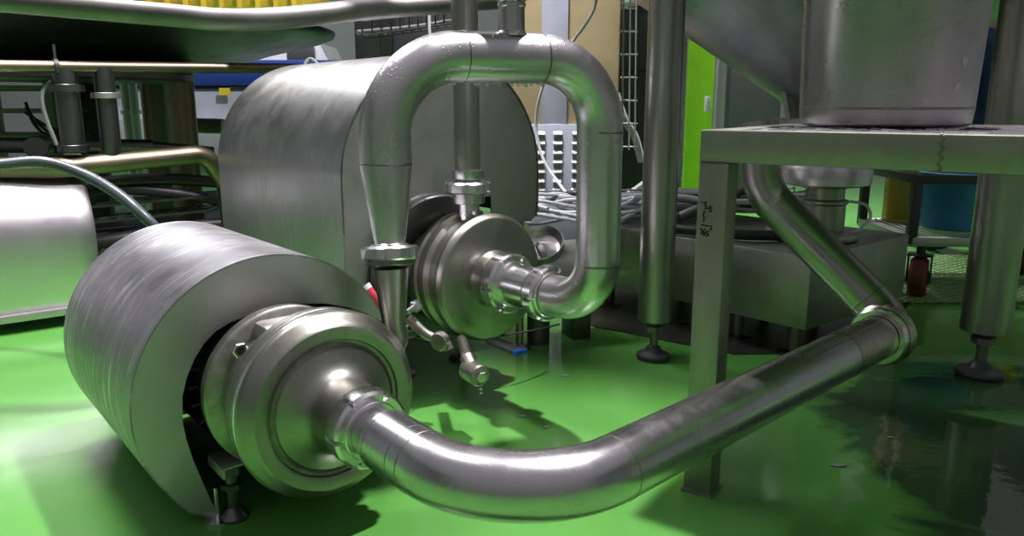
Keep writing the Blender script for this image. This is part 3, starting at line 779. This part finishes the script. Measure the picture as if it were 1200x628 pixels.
# dark background pipework between posts
def tubething(name, label, cat, pts, r, mat, group=None, seg=16, sm=True):
    b = B(); sweep(b, smooth_path(pts, 6) if sm and len(pts) > 2 else pts, r, seg); return tag(obj(name, b, mat), label, cat, group)
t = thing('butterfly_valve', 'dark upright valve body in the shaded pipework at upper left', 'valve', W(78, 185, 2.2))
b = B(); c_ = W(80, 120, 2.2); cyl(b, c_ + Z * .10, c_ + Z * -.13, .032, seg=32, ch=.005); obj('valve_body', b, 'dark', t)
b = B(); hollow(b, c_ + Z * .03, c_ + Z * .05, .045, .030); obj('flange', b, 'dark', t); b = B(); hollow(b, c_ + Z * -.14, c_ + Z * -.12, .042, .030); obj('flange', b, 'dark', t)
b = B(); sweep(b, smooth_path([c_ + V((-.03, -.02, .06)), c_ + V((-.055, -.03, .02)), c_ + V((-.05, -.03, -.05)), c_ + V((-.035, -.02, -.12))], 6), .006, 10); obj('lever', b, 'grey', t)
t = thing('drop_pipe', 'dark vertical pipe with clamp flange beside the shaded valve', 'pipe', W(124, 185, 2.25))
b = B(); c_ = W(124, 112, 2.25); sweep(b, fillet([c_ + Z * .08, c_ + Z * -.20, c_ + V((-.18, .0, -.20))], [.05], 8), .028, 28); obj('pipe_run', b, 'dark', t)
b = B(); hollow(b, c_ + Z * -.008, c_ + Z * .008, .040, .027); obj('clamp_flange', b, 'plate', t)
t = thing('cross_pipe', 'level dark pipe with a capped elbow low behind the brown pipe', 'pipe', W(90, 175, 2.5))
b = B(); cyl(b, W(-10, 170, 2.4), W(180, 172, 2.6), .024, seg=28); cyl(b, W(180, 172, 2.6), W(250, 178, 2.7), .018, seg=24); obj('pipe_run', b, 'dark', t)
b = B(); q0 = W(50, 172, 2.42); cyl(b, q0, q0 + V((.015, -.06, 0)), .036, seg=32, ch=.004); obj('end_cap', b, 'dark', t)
# green rack with shelves at far left
t = thing('steel_rack', 'olive-green rack with two shelves at the far left edge', 'rack', W(20, 160, 3.2) * V((1, 1, 0)) if False else V((-2.05, 3.1, 0)))
r0 = V((-2.12, 3.12, 0))
for k, (x, y) in enumerate(((0, 0), (.42, 0), (0, .3), (.42, .3))):
    b = B(); box(b, r0 + V((x - .25 + .12, y, .36)), (.035, .035, .72), bev=.003); obj('post', b, 'limedark', t)
for z_ in (.50, .60, .69):
    b = B(); box(b, r0 + V((.08, .15, z_)), (.46, .32, .018), bev=.002); obj('shelf', b, 'limedark', t)
for k in range(3):
    tubething('black_cable', 'thin black cable drooping below the green rack', 'cable', [W(30, 120 + k * 6, 2.9), W(40 + k * 5, 145, 2.9), W(60 + k * 3, 160 - k * 4, 2.9), W(100, 158 - k * 2, 2.95)], .006, 'black', 'cables drooping by the green rack')
# posts beside
for (u_, w_, lab) in ((105, .10, 'wide dark vertical post behind the shaded drop pipe'), (188, .055, 'pale olive upright post left of the round tank leg')):
    q = W(u_, 120, 3.3); b = B(); box(b, (q.x, q.y, .36), (w_, .05, .72), bev=.004); tag(obj('upright_post', b, 'limedark' if u_ == 188 else 'darkgrey'), lab, 'post')
# white pipes
for k, (u_, lab) in enumerate(((149, 'white vertical pipe behind the drop pipe, left of a pair'), (158, 'white vertical pipe behind the drop pipe, right of a pair'))):
    q = W(u_, 130, 3.8); b = B(); cyl(b, (q.x, q.y, .02), (q.x, q.y, 1.0), .022, seg=24); hollow(b, (q.x, q.y, .58), (q.x, q.y, .60), .03, .021); tag(obj('white_pipe', b, 'whiteplastic'), lab, 'pipe')
tubething('olive_duct', 'olive green curved pipe bend in front of the grey-blue machine', 'pipe', [W(193, 100, 3.6), W(193, 118, 3.6), W(200, 136, 3.6), W(220, 146, 3.6), W(262, 148, 3.6)], .035, 'limedark', None, 24)
# grey-blue machine with blue top
t = thing('packing_machine', 'grey-white machine with a blue band and yellow label behind the tank legs', 'machine', (-1.9, 4.6, 0))
b = B(); box(b, (-1.75, 4.7, .42), (1.5, .5, .60), bev=.02); box(b, (-1.75, 4.72, .06), (1.3, .4, .12)); obj('cabinet', b, 'bluewhite', t)
b = B(); box(b, (-1.75, 4.45, .80), (1.56, .08, .14), bev=.01); box(b, (-1.75, 4.7, .80), (1.5, .5, .14), bev=.01); obj('blue_band', b, 'bluepaint', t)
b = B(); q = W(276, 108, 4.46); box(b, (q.x, 4.405, q.z), (.06, .008, .04)); obj('yellow_label', b, 'yellow', t)
b = B(); box(b, (-2.2, 4.42, .40), (.3, .02, .3), bev=.005); box(b, (-1.75, 4.42, .40), (.3, .02, .3), bev=.005); obj('door_panel', b, 'grey', t)
# white sloped machine seen above the arched cover
t = thing('control_cabinet', 'white slope-topped control cabinet with a dark screen above the arched cover', 'cabinet', (-1.3, 5.2, 0))
q = W(335, 70, 5.0)
b = B(); prism(b, [(-.40, 0), (.30, 0), (.30, .86), (.22, 1.02), (-.05, 1.04), (-.40, .92)], V((q.x, q.y, 0)), V((1, 0, 0)), Z, V((0, .5, 0))); obj('cabinet_body', b, 'whiteplastic', t)
b = B(); box(b, (q.x + .10, q.y - .006, .93), (.18, .012, .13), bev=.003); obj('screen', b, 'darkgrey', t)
b = B(); box(b, (q.x - .01, q.y - .005, 1.02), (.06, .01, .03)); obj('yellow_sticker', b, 'yellow', t)
tubething('white_cable', 'short white cable loop behind the top of the tall arched cover', 'cable', [W(357, 84, 2.6), W(358, 74, 2.6), W(364, 69, 2.6), W(372, 76, 2.6), W(373, 90, 2.6)], .006, 'whiteplastic')
# yellow vat
t = thing('yellow_crate', 'yellow ribbed crate standing on the dark vat behind the overhead pipe', 'crate', W(310, 25, 2.5))
b = B(); q = W(282, -10, 2.50); q.z = .997; box(b, q, (.50, .35, .18), bev=.01)
for k in range(9): box(b, q + V((-.22 + k * .055, -.18, 0)), (.012, .012, .17))
box(b, q + Z * .085 + V((0, -.0, 0)), (.53, .39, .02), bev=.004); obj('crate_body', b, 'yellow', t)
# dark machine behind arched cover
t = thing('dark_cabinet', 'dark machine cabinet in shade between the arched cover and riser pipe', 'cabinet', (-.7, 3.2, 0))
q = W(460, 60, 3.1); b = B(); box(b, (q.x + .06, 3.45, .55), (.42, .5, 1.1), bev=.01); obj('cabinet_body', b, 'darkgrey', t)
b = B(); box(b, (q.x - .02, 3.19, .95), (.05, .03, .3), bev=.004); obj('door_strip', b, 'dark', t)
# wire cable tray at top with hooks
t = thing('cable_tray', 'wire cable tray with hooked rungs below the overhead pipe near the top', 'cable tray', W(480, 40, 2.4))
b = B(); a0 = W(425, 42, 2.3); a1 = W(530, 27, 2.5)
for off in (V((0, 0, 0)), V((0, .08, 0)), V((0, 0, .04))): cyl(b, a0 + off, a1 + off, .0028, seg=8)
for k in range(11):
    q = a0 + (a1 - a0) * (k / 10); sweep(b, fillet([q + Z * .045, q, q + V((0, .08, 0)), q + V((0, .08, .045))], [.01, .01], 3), .0028, 8)
obj('wire_basket', b, 'dark', t)
for k in range(3):
    tubething('grey_cable', 'grey cable lying in the hooked tray near the top', 'cable', [a0 + V((-.02, .02 + .02 * k, .012)), (a0 + a1) / 2 + V((0, .03 + .015 * k, .008)), a1 + V((.02, .02 + .02 * k, .012))], .007, 'cablegrey', 'cables in the hooked top tray')
q0 = W(504, 20, 2.2)
tubething('white_cable', 'short white cable dropping beside the top of the looped pipe', 'cable', [W(503, 16, 1.9), W(503.5, 36, 1.9), W(505, 50, 1.9)], .0035, 'whiteplastic')

# ------------------------------------------------------------------ wrapped cabinet with louvres
t = thing('electrical_cabinet', 'tall beige cabinet with a pale louvred front panel behind the looped pipe', 'cabinet', (.2, 3.2, 0))
YC = 3.0
xa = W(590, 100, YC).x; xb = W(722, 100, YC).x
b = B(); box(b, ((xa + xb) / 2, YC + .22, .80), (xb - xa, .44, 1.5), bev=.01); box(b, ((xa + xb) / 2, YC + .22, .03), (xb - xa - .06, .38, .06)); obj('cabinet_body', b, 'beige', t)
b = B(); xs = W(648, 100, YC).x; box(b, (xs, YC - .006, .98), (.10, .012, 1.10), bev=.003); obj('pale_strip', b, 'bluewhite', t)
xl = W(622, 100, YC).x; xr = W(690, 100, YC).x
zt = W(650, 145, YC).z; 
b = B(); box(b, ((xl + xr) / 2, YC - .01, zt / 2 + .05), (xr - xl, .02, zt - .10), bev=.004); lp = obj('louvre_panel', b, 'bluewhite', t)
for cxp in (633, 653, 675):
    for k in range(8):
        q = W(cxp, 157 + k * 11.2, YC - .03)
        b = B(); prism(b, [(-.012, 0), (0, .012), (.012, .012), (.012, 0)], V((q.x - .017, YC - .022, q.z)), V((0, 1, 0)), Z, V((.034, 0, 0))); obj('louvre', b, 'whiteplastic', lp)
for cxp in (633, 653, 675):
    b = B()
    for k in range(8):
        q = W(cxp, 162 + k * 11.2, YC - .03); box(b, (q.x, YC - .0205, q.z), (.030, .003, .018))
    obj('louvre_slots', b, 'slot', lp)
tubething('white_cable', 'white cable slanting down in front of the beige cabinet, above the loop', 'cable', [W(700, -20, 2.5), W(697, 8, 2.5), W(685, 30, 2.5), W(668, 52, 2.5), W(648, 75, 2.52), W(634, 108, 2.55), W(628, 145, 2.6), W(636, 185, 2.6), W(655, 215, 2.55), W(675, 240, 2.4)], .005, 'whiteplastic')

# dark panel + vertical wire tray
t = thing('dark_cabinet', 'tall dark grey cabinet between the beige cabinet and the tall round leg', 'cabinet', (.65, 3.7, 0))
b = B(); box(b, (.585, 3.9, .75), (.24, .5, 1.5), bev=.01); obj('cabinet_body', b, 'darkgrey', t)
b = B(); box(b, (.585, 3.645, .78), (.22, .01, .012)); obj('door_seam', b, 'black', t)
t = thing('cable_ladder', 'upright wire cable ladder on the dark cabinet left of the tall round leg', 'cable ladder', W(737, 175, 3.0))
b = B()
for u_ in (729, 737, 744): cyl(b, W(u_, 176, 3.0), W(u_ + 2, -30, 3.0 - .1), .0035, seg=8)
for k in range(8): cyl(b, W(727, 172 - k * 27, 3.0 - .006 * k), W(747, 172 - k * 27, 3.0 - .006 * k), .0035, seg=8)
obj('wire_frame', b, 'plate', t)
b = B(); q = W(723, 3, 3.7); ballv(b, (q.x, 3.64, q.z + .01), .022, 16, (1.5, .6, .6)); tag(obj('indicator_lamp', b, 'led'), 'small glowing green lamp at the top beside the beige cabinet', 'lamp')
b = B(); q = W(722, 12, 3.68); cyl(b, (q.x, 3.634, q.z), (q.x + .14, 3.634, q.z + .02), .016, seg=16); tag(obj('white_pipe', b, 'whiteplastic'), 'short white level pipe under the green lamp', 'pipe')
tubething('white_pipe', 'white curved tube behind the wire ladder and the tall round leg', 'pipe', [W(722, 110, 3.2), W(732, 140, 3.2), W(744, 160, 3.2), W(752, 190, 3.2)], .016, 'whiteplastic')
tubething('grey_rail', 'grey slanting rail on the floor behind the tall round leg', 'rail', [W(722, 238, 2.9), W(745, 222, 3.1), W(775, 200, 3.4)], .014, 'plate', sm=False)

# lime column and posts
t = thing('lime_column', 'bright lime green steel column between tall round leg and hopper', 'column', W(822, 225, 4.8) * 1)
q = W(820, 150, 4.6); ORG[t.name] = V((q.x, q.y, 0)); t.location = (q.x, q.y, 0)
b = B(); box(b, (q.x - .0, q.y, 1.0), (.19, .02, 2.0), rz=.3); box(b, (q.x + .075, q.y + .08, 1.0), (.02, .14, 2.0), rz=.3); box(b, (q.x - .08, q.y + .06, 1.0), (.02, .14, 2.0), rz=.3); box(b, (q.x, q.y + .05, .01), (.3, .3, .02), rz=.3); obj('channel', b, 'lime', t)
b = B(); qq = W(829, 122, 4.45); box(b, (qq.x, qq.y, qq.z), (.03, .03, .09), bev=.003); obj('junction_box', b, 'whiteplastic', t)
q = W(843, 110, 4.4); b = B(); cyl(b, (q.x, q.y, 0), (q.x, q.y, 2.0), .034, seg=24); tag(obj('steel_post', b, 'plate'), 'grey round post just right of the lime green column', 'post')
q = W(800, 110, 3.0); b = B(); cyl(b, (q.x, q.y, .30), (q.x, q.y, 1.8), .012, seg=24); box(b, (q.x, q.y, .15), (.03, .03, .30)); tag(obj('steel_post', b, 'pipe'), 'slim grey post hugging the tall round leg on its right', 'post')
q = W(858, 100, 4.9); b = B(); box(b, (q.x + .17, q.y + .2, .8), (.34, .3, 1.6), bev=.01); tag(obj('dark_cabinet', b, 'darkgrey'), 'dark olive cabinet right of the grey post, below the hopper slope', 'cabinet')

# ------------------------------------------------------------------ cable bundle lying on the plinths
t = thing('cable_tray', 'wire mesh tray lying on the plinths, full of cables', 'cable tray', (.4, 2.5, .27))
a0 = V((.02, 2.42, .285)); a1 = V((1.0, 2.52, .285)); dn = V((0, 1, 0))
b = B()
for k in range(5): cyl(b, a0 + dn * (.05 * k), a1 + dn * (.05 * k), .0028, seg=8)
for z_ in (.025, .05):
    for k in (0, 4): cyl(b, a0 + dn * (.05 * k) + Z * z_, a1 + dn * (.05 * k) + Z * z_, .0028, seg=8)
for k in range(21):
    q = a0 + (a1 - a0) * (k / 20); sweep(b, fillet([q + Z * .055, q, q + dn * .2, q + dn * .2 + Z * .055], [.01, .01], 3), .0028, 8)
obj('wire_basket', b, 'plate', t)
rr = random.Random(11)
colr = ['whiteplastic', 'cablegrey', 'cablegrey', 'black', 'whiteplastic', 'cablegrey', 'black', 'bluewhite', 'black', 'cablegrey']
labs = {'whiteplastic': 'white cable winding in the wire tray on the plinths', 'cablegrey': 'grey cable winding in the wire tray on the plinths', 'black': 'black cable winding in the wire tray on the plinths', 'bluewhite': 'pale blue flat cable on top of the wire tray on the plinths'}
for k in range(24):
    mt = colr[k % len(colr)]
    y0 = 2.36 + rr.random() * .22; z_ = .292 + .045 * rr.random(); pts = []
    for i in range(9):
        pts.append(V((.0 + i * .125 + rr.uniform(-.02, .02), y0 + rr.uniform(-.05, .05) + .02 * i / 8, z_ + rr.uniform(-.004, .014))))
    tubething('tray_cable', labs[mt], 'cable', pts, rr.uniform(.0045, .009), mt, mt.replace('plastic', '') + ' cables in the tray on the plinths', 10)
for k in range(9):
    c_ = V((.16 + rr.uniform(-.10, .16), 2.30 + rr.uniform(-.06, .10), .272 + .008 * k)); R_ = rr.uniform(.10, .17)
    pts = [c_ + V((R_ * 1.25 * math.cos(a_), R_ * .7 * math.sin(a_), .012 * math.sin(3 * a_ + k) + .008)) for a_ in [x * .5 + k for x in range(13)]]
    tubething('coiled_cable', 'pale loose cable coiled at the left end of the plinths, beside the arched cover', 'cable', pts, .0055, 'whiteplastic' if k % 3 else 'cablegrey', 'pale coils left of the plinths', 10)
tubething('black_hose', 'black hose lying along the plinth top behind the slanted pipe', 'hose', [V((.45, 2.12, .285)), V((.6, 2.02, .285)), V((.72, 2.0, .285)), V((.80, 1.96, .29))], .014, 'black')
tubething('dark_pipe', 'dark pipe sloping up behind the table leg toward the slanted pipe', 'pipe', [V((.50, 2.25, .30)), V((.62, 2.22, .36)), V((.75, 2.2, .43))], .016, 'dark')
# open bowl end beside rear pump
t = thing('round_bowl', 'small pale steel bowl tilted beside the rear pump, left of the loop leg', 'bowl', W(632, 300, 2.0))
c_ = W(632, 284, 1.98); nn = V((-.15, -.55, .82)).normalized()
b = B(); lathe(b, [(-.09, .045), (-.085, .055), (-.01, .062), (0, .064), (.002, .063), (0, .060), (-.02, .050), (-.03, .03), (-.032, .001)], c_, nn, 48, True, False); obj('bowl_body', b, 'bright', t)
b = B(); cyl(b, (c_.x, c_.y + .02, 0), (c_.x, c_.y + .02, c_.z - .05), .03, seg=24); obj('stand', b, 'dark', t)
t = thing('round_tub', 'dark rounded steel drum low between rear pump and the loop leg', 'drum', W(665, 330, 2.05))
c_ = W(668, 318, 2.06); b = B(); lathe(b, [(-.10, .075), (-.09, .085), (.09, .085), (.10, .075)], c_, E1 * .8 + V((0, -.3, 0)), 48); obj('drum_body', b, 'plate', t)
b = B(); box(b, (c_.x + .02, c_.y + .02, (c_.z - .08) / 2), (.05, .08, c_.z - .07), rz=.4, bev=.003); obj('cradle', b, 'dark', t)

# floor ladder tray & tubes low behind left covers
t = thing('cable_ladder', 'low dark cable ladder lying behind the bright left cover', 'cable ladder', W(180, 275, 2.5))
b = B(); a0 = W(95, 262, 2.45); a1 = W(262, 245, 2.75)
for k in range(3):
    for z_ in (0, .05): bar(b, a0 + V((0, .1 * k, z_)), a1 + V((0, .1 * k, z_)), .008, .008)
for k in range(9):
    q = a0 + (a1 - a0) * k / 8; bar(b, q, q + V((0, .2, 0)), .008, .006)
obj('ladder_frame', b, 'dark', t)
for k, (v0, v1, r_) in enumerate(((212, 214, .020), (222, 236, .018), (280, 262, .022))):
    tubething('dark_hose', ['upper black hose behind the left covers, level with the brown pipe bend', 'middle black hose sagging behind the left covers', 'lowest black hose behind the left covers, near the floor'][k], 'hose', [W(90, v0 + 8, 2.5), W(140, v0, 2.55), W(200, (v0 + v1) / 2 - 3, 2.65), W(262, v1, 2.75)], r_, 'black')
b = B(); q = W(170, 300, 2.6); box(b, (q.x + .02, q.y + .30, .10), (.85, .35, .20), rz=.45, bev=.01); tag(obj('machine_base', b, 'darkgrey'), 'low dark machine base on the floor between the left covers', 'machine base')

# ------------------------------------------------------------------ trolley with blue bucket, mesh, yellow crate
q = Wz(1078, 362, 0)
CA = math.radians(-4)
TX = V((math.cos(CA), math.sin(CA), 0)); TY = V((-math.sin(CA), math.cos(CA), 0))
K0 = V((1.285, 2.44, 0))
tr = thing('trolley', 'dark steel trolley with slatted shelf on red castors, right behind the plinth', 'trolley', K0)
def kp(x, y, z): return K0 + TX * x + TY * y + Z * z
zs_, zt_ = .205, .392
for (x, y) in ((0, 0), (.62, 0), (0, .42), (.62, .42)):
    b = B(); bar(b, kp(x, y, zs_ - .02), kp(x, y, zt_), .028, .028, .002); obj('post', b, 'darkgrey', tr)
b = B()
for y in (0, .42): bar(b, kp(-.012, y, zt_), kp(.632, y, zt_), .028, .028, .002)
for x in (0, .62): bar(b, kp(x, 0, zt_), kp(x, .42, zt_), .028, .028, .002)
obj('top_frame', b, 'darkgrey', tr)
b = B()
for y in (0, .42): bar(b, kp(-.012, y, zs_ - .012), kp(.632, y, zs_ - .012), .028, .030, .002)
for x in (0, .62): bar(b, kp(x, 0, zs_ - .012), kp(x, .42, zs_ - .012), .028, .030, .002)
sf = obj('shelf_frame', b, 'plate', tr)
b = B()
for k in range(26): bar(b, kp(.02 + k * .0235, .01, zs_), kp(.02 + k * .0235, .41, zs_), .008, .008)
obj('slatted_shelf', b, 'bright', tr)
for (x, y) in ((.045, .02), (.575, .02), (.045, .40), (.575, .40)):
    c_ = kp(x, y, .070); CX = V((.85, -.53, 0))
    b = B(); cyl(b, c_ - CX * .026, c_ + CX * .026, .069, seg=40, ch=.010); cyl(b, c_ - CX * .030, c_ + CX * .030, .025, seg=24)
    w_ = obj('castor_wheel', b, 'wheel', tr)
    b = B(); box(b, c_ - CX * .034 + Z * .03, (.004, .04, .09), rz=-.56); box(b, c_ + CX * .034 + Z * .03, (.004, .04, .09), rz=-.56); box(b, c_ + V((0, 0, .076)), (.075, .06, .006), rz=-.56); cyl(b, c_ + Z * .078, V((c_.x, c_.y, zs_ - .02)), .014); obj('castor_fork', b, 'darkgrey', w_)
bc = kp(.215, .19, zs_ + .005)
t = thing('bucket', 'blue plastic bucket standing on the trolley shelf', 'bucket', bc)
b = B(); lathe(b, [(0, .092), (.004, .096), (.17, .112), (.172, .118), (.19, .118), (.192, .112), (.18, .109), (.01, .092), (.008, .01)], bc, Z, 56, True, False); obj('bucket_body', b, 'blue', t)
b = B(); lathe(b, [(.06, .1025), (.063, .1045), (.066, .1035)], bc, Z, 56, False, False); obj('rib', b, 'blue', t)
t = thing('yellow_crate', 'yellow crate on the trolley shelf behind the blue bucket', 'crate', kp(.3, .36, zs_))
b = B(); box(b, kp(.32, .362, zs_ + .105), (.53, .055, .20), rz=CA, bev=.006)
for k in range(8): box(b, kp(.075 + k * .070, .334, zs_ + .105), (.010, .010, .18), rz=CA)
obj('crate_body', b, 'yellow', t)
# mesh floor panel on yellow board
m0 = V((1.24, 2.36, 0))
t = thing('mesh_mat', 'diamond mesh panel on a yellow board under the trolley', 'mat', V((1.24 + .45, 2.6, 0)))
b = B(); box(b, (1.80, 2.76, .004), (1.12, .74, .008), bev=.001); obj('base_board', b, 'yellowdim', t)
b = B()
X0, X1, Y0, Y1 = 1.235, 2.365, 2.36, 3.14; st = .052
def clipseg(x, y, dx, dy):
    # long diagonal inside rectangle
    t0, t1 = -9, 9
    for lo, hi, p_, d_ in ((X0, X1, x, dx), (Y0, Y1, y, dy)):
        ta, tb_ = (lo - p_) / d_, (hi - p_) / d_
        if ta > tb_: ta, tb_ = tb_, ta
        t0 = max(t0, ta); t1 = min(t1, tb_)
    return (t0, t1) if t1 > t0 else None
for sg in (1, -1):
    k = -40
    while k < 80:
        x = X0 + k * st; r_ = clipseg(x, Y0 if sg == 1 else Y0, 1, .62 * sg)
        if sg == -1: r_ = clipseg(x, Y1, 1, -.62)
        if r_:
            y_ = Y0 if sg == 1 else Y1
            a_ = V((x + r_[0], y_ + .62 * sg * r_[0], .012)); c_ = V((x + r_[1], y_ + .62 * sg * r_[1], .012))
            if (a_ - c_).length > .01: bar(b, a_, c_, .008, .004)
        k += 1
obj('mesh', b, 'meshgreen', t)

# ------------------------------------------------------------------ dribbles / flakes on floor
b = B(); rr = random.Random(5)
for (u_, v_, s_) in ((662, 440, .012), (612, 487, .012), (640, 500, .010), (1035, 428, .010), (982, 545, .013), (1043, 512, .008)):
    q = Wz(u_, v_, .0015); vs = [b.verts.new(q + V((s_ * rr.uniform(.5, 1.2) * math.cos(a_ * 1.05), s_ * rr.uniform(.3, .7) * math.sin(a_ * 1.05), rr.uniform(0, .0006)))) for a_ in range(6)]; 
    r_ = bmesh.ops.extrude_face_region(b, geom=[b.faces.new(vs)])
    for e_ in r_['geom']:
        if isinstance(e_, bmesh.types.BMVert): e_.co.z -= .001
o = tag(obj('floor_flakes', b, 'cablegrey'), 'thin film flakes scattered on the wet green floor', 'flakes', kind='stuff')

# ------------------------------------------------------------------ worker behind the platform
def person():
    base = V((1.98, 3.42, 0))
    root = thing('person', 'person in navy work trousers and maroon top standing behind the platform at right', 'person', base)
    def skin(name, pts, edges, rad, mat, parent=None, sub=2):
        me = bpy.data.meshes.new(name); me.from_pydata([tuple(V(p) ) for p in pts], edges, [])
        o = bpy.data.objects.new(name, me); C.objects.link(o); o.parent = parent; ORG[o.name] = base
        me.materials.append(M[mat])
        sk = o.modifiers.new('s', 'SKIN'); sk.use_smooth_shade = True
        for i, r in enumerate(rad):
            d = me.skin_vertices[0].data[i]; d.radius = r if isinstance(r, tuple) else (r, r); d.use_root = (i == 0)
        ss = o.modifiers.new('ss', 'SUBSURF'); ss.levels = sub; ss.render_levels = sub
        return o
    # joints: pelvis 0, spine, chest, neck, head..., legs, arms
    P = [(0, 0, .96), (0, 0, 1.10), (0, .01, 1.28), (0, .02, 1.43), (0, .0, 1.50), (0, -.015, 1.58), (0, -.02, 1.68),
         (-.10, 0, .90), (-.115, -.02, .50), (-.12, .02, .10), (-.125, -.10, .05), (-.13, -.15, .045),
         (.10, 0, .90), (.115, -.02, .50), (.12, .02, .10), (.125, -.10, .05), (.13, -.15, .045),
         (-.17, .02, 1.40), (-.24, .02, 1.14), (-.25, -.10, .93), (-.25, -.12, .86),
         (.17, .02, 1.40), (.24, .02, 1.14), (.25, -.10, .93), (.25, -.12, .86)]
    Ed = [(0, 1), (1, 2), (2, 3), (3, 4), (4, 5), (5, 6), (0, 7), (7, 8), (8, 9), (9, 10), (10, 11), (0, 12), (12, 13), (13, 14), (14, 15), (15, 16), (3, 17), (17, 18), (18, 19), (19, 20), (3, 21), (21, 22), (22, 23), (23, 24)]
    Rd = [(.13, .10), (.125, .095), (.145, .105), (.09, .07), .055, (.075, .09), (.07, .085),
          .088, .062, .040, (.03, .028), (.025, .02), .088, .062, .040, (.03, .028), (.025, .02),
          .058, .045, .034, (.035, .02), .058, .045, .034, (.035, .02)]
    body = skin('body', P, Ed, Rd, 'skin', root)
    t_ = skin('work_trousers', [(0, 0, 1.02), (0, 0, .94), (-.10, 0, .88), (-.115, -.02, .50), (-.12, .02, .10), (.10, 0, .88), (.115, -.02, .50), (.12, .02, .12), (-.108, -.005, .70), (.108, -.005, .70)],
         [(0, 1), (1, 2), (2, 8), (8, 3), (3, 4), (1, 5), (5, 9), (9, 6), (6, 7)], [(.15, .12), (.155, .125), .108, .088, .078, .108, .088, .078, .10, .10], 'navy', root)
    skin('maroon_top', [(0, 0, 1.0), (0, 0, 1.12), (0, .01, 1.28), (0, .02, 1.42), (-.17, .02, 1.40), (-.24, .02, 1.16), (-.25, -.07, .98), (.17, .02, 1.40), (.24, .02, 1.16), (.25, -.07, .98)],
         [(0, 1), (1, 2), (2, 3), (3, 4), (4, 5), (5, 6), (3, 7), (7, 8), (8, 9)], [(.165, .13), (.15, .12), (.165, .125), (.10, .085), .075, .062, .05, .075, .062, .05], 'maroon', root)
    for sg in (-1, 1):
        pts = [(.25 * sg, -.12, .87), (.25 * sg, -.135, .80)]; ed = [(0, 1)]; rd = [(.03, .016), (.036, .014)]
        for f_, (dx, L_) in enumerate(((-.028, .07), (-.010, .08), (.010, .076), (.027, .062))):
            i = len(pts); pts += [((.25 + dx) * sg, -.14, .785), ((.25 + dx * 1.1) * sg, -.155, .785 - L_ * .5), ((.25 + dx * 1.1) * sg, -.15, .785 - L_)]; ed += [(1, i), (i, i + 1), (i + 1, i + 2)]; rd += [.010, .009, .008]
        i = len(pts); pts += [((.25 - .035) * sg, -.15, .83), ((.25 - .05) * sg, -.17, .79)]; ed += [(0, i), (i, i + 1)]; rd += [.012, .009]
        skin('hand', pts, ed, rd, 'skin', body, 2)
    b = B(); ballv(b, base + V((0, -.0, 1.66)), .098, 24, (.88, 1.02, .85)); obj('hair', b, 'hair', body)
    b = B()
    for sg in (-1, 1): ballv(b, base + V((.032 * sg, -.098, 1.625)), .010, 12)
    obj('eyes', b, 'whiteplastic', body)
    b = B(); ballv(b, base + V((0, -.108, 1.60)), .014, 12, (.8, 1.2, 1.5)); ballv(b, base + V((0, -.098, 1.565)), .016, 12, (1.4, .5, .35))
    for sg in (-1, 1): ballv(b, base + V((.083 * sg, -.02, 1.61)), .020, 12, (.4, .8, 1.3))
    obj('face_features', b, 'skin', body)
    for sg in (-1, 1):
        b = B(); ballv(b, base + V((.125 * sg, -.06, .056)), .06, 20, (.95, 2.4, .93)); obj('boot', b, 'black', body)
person()
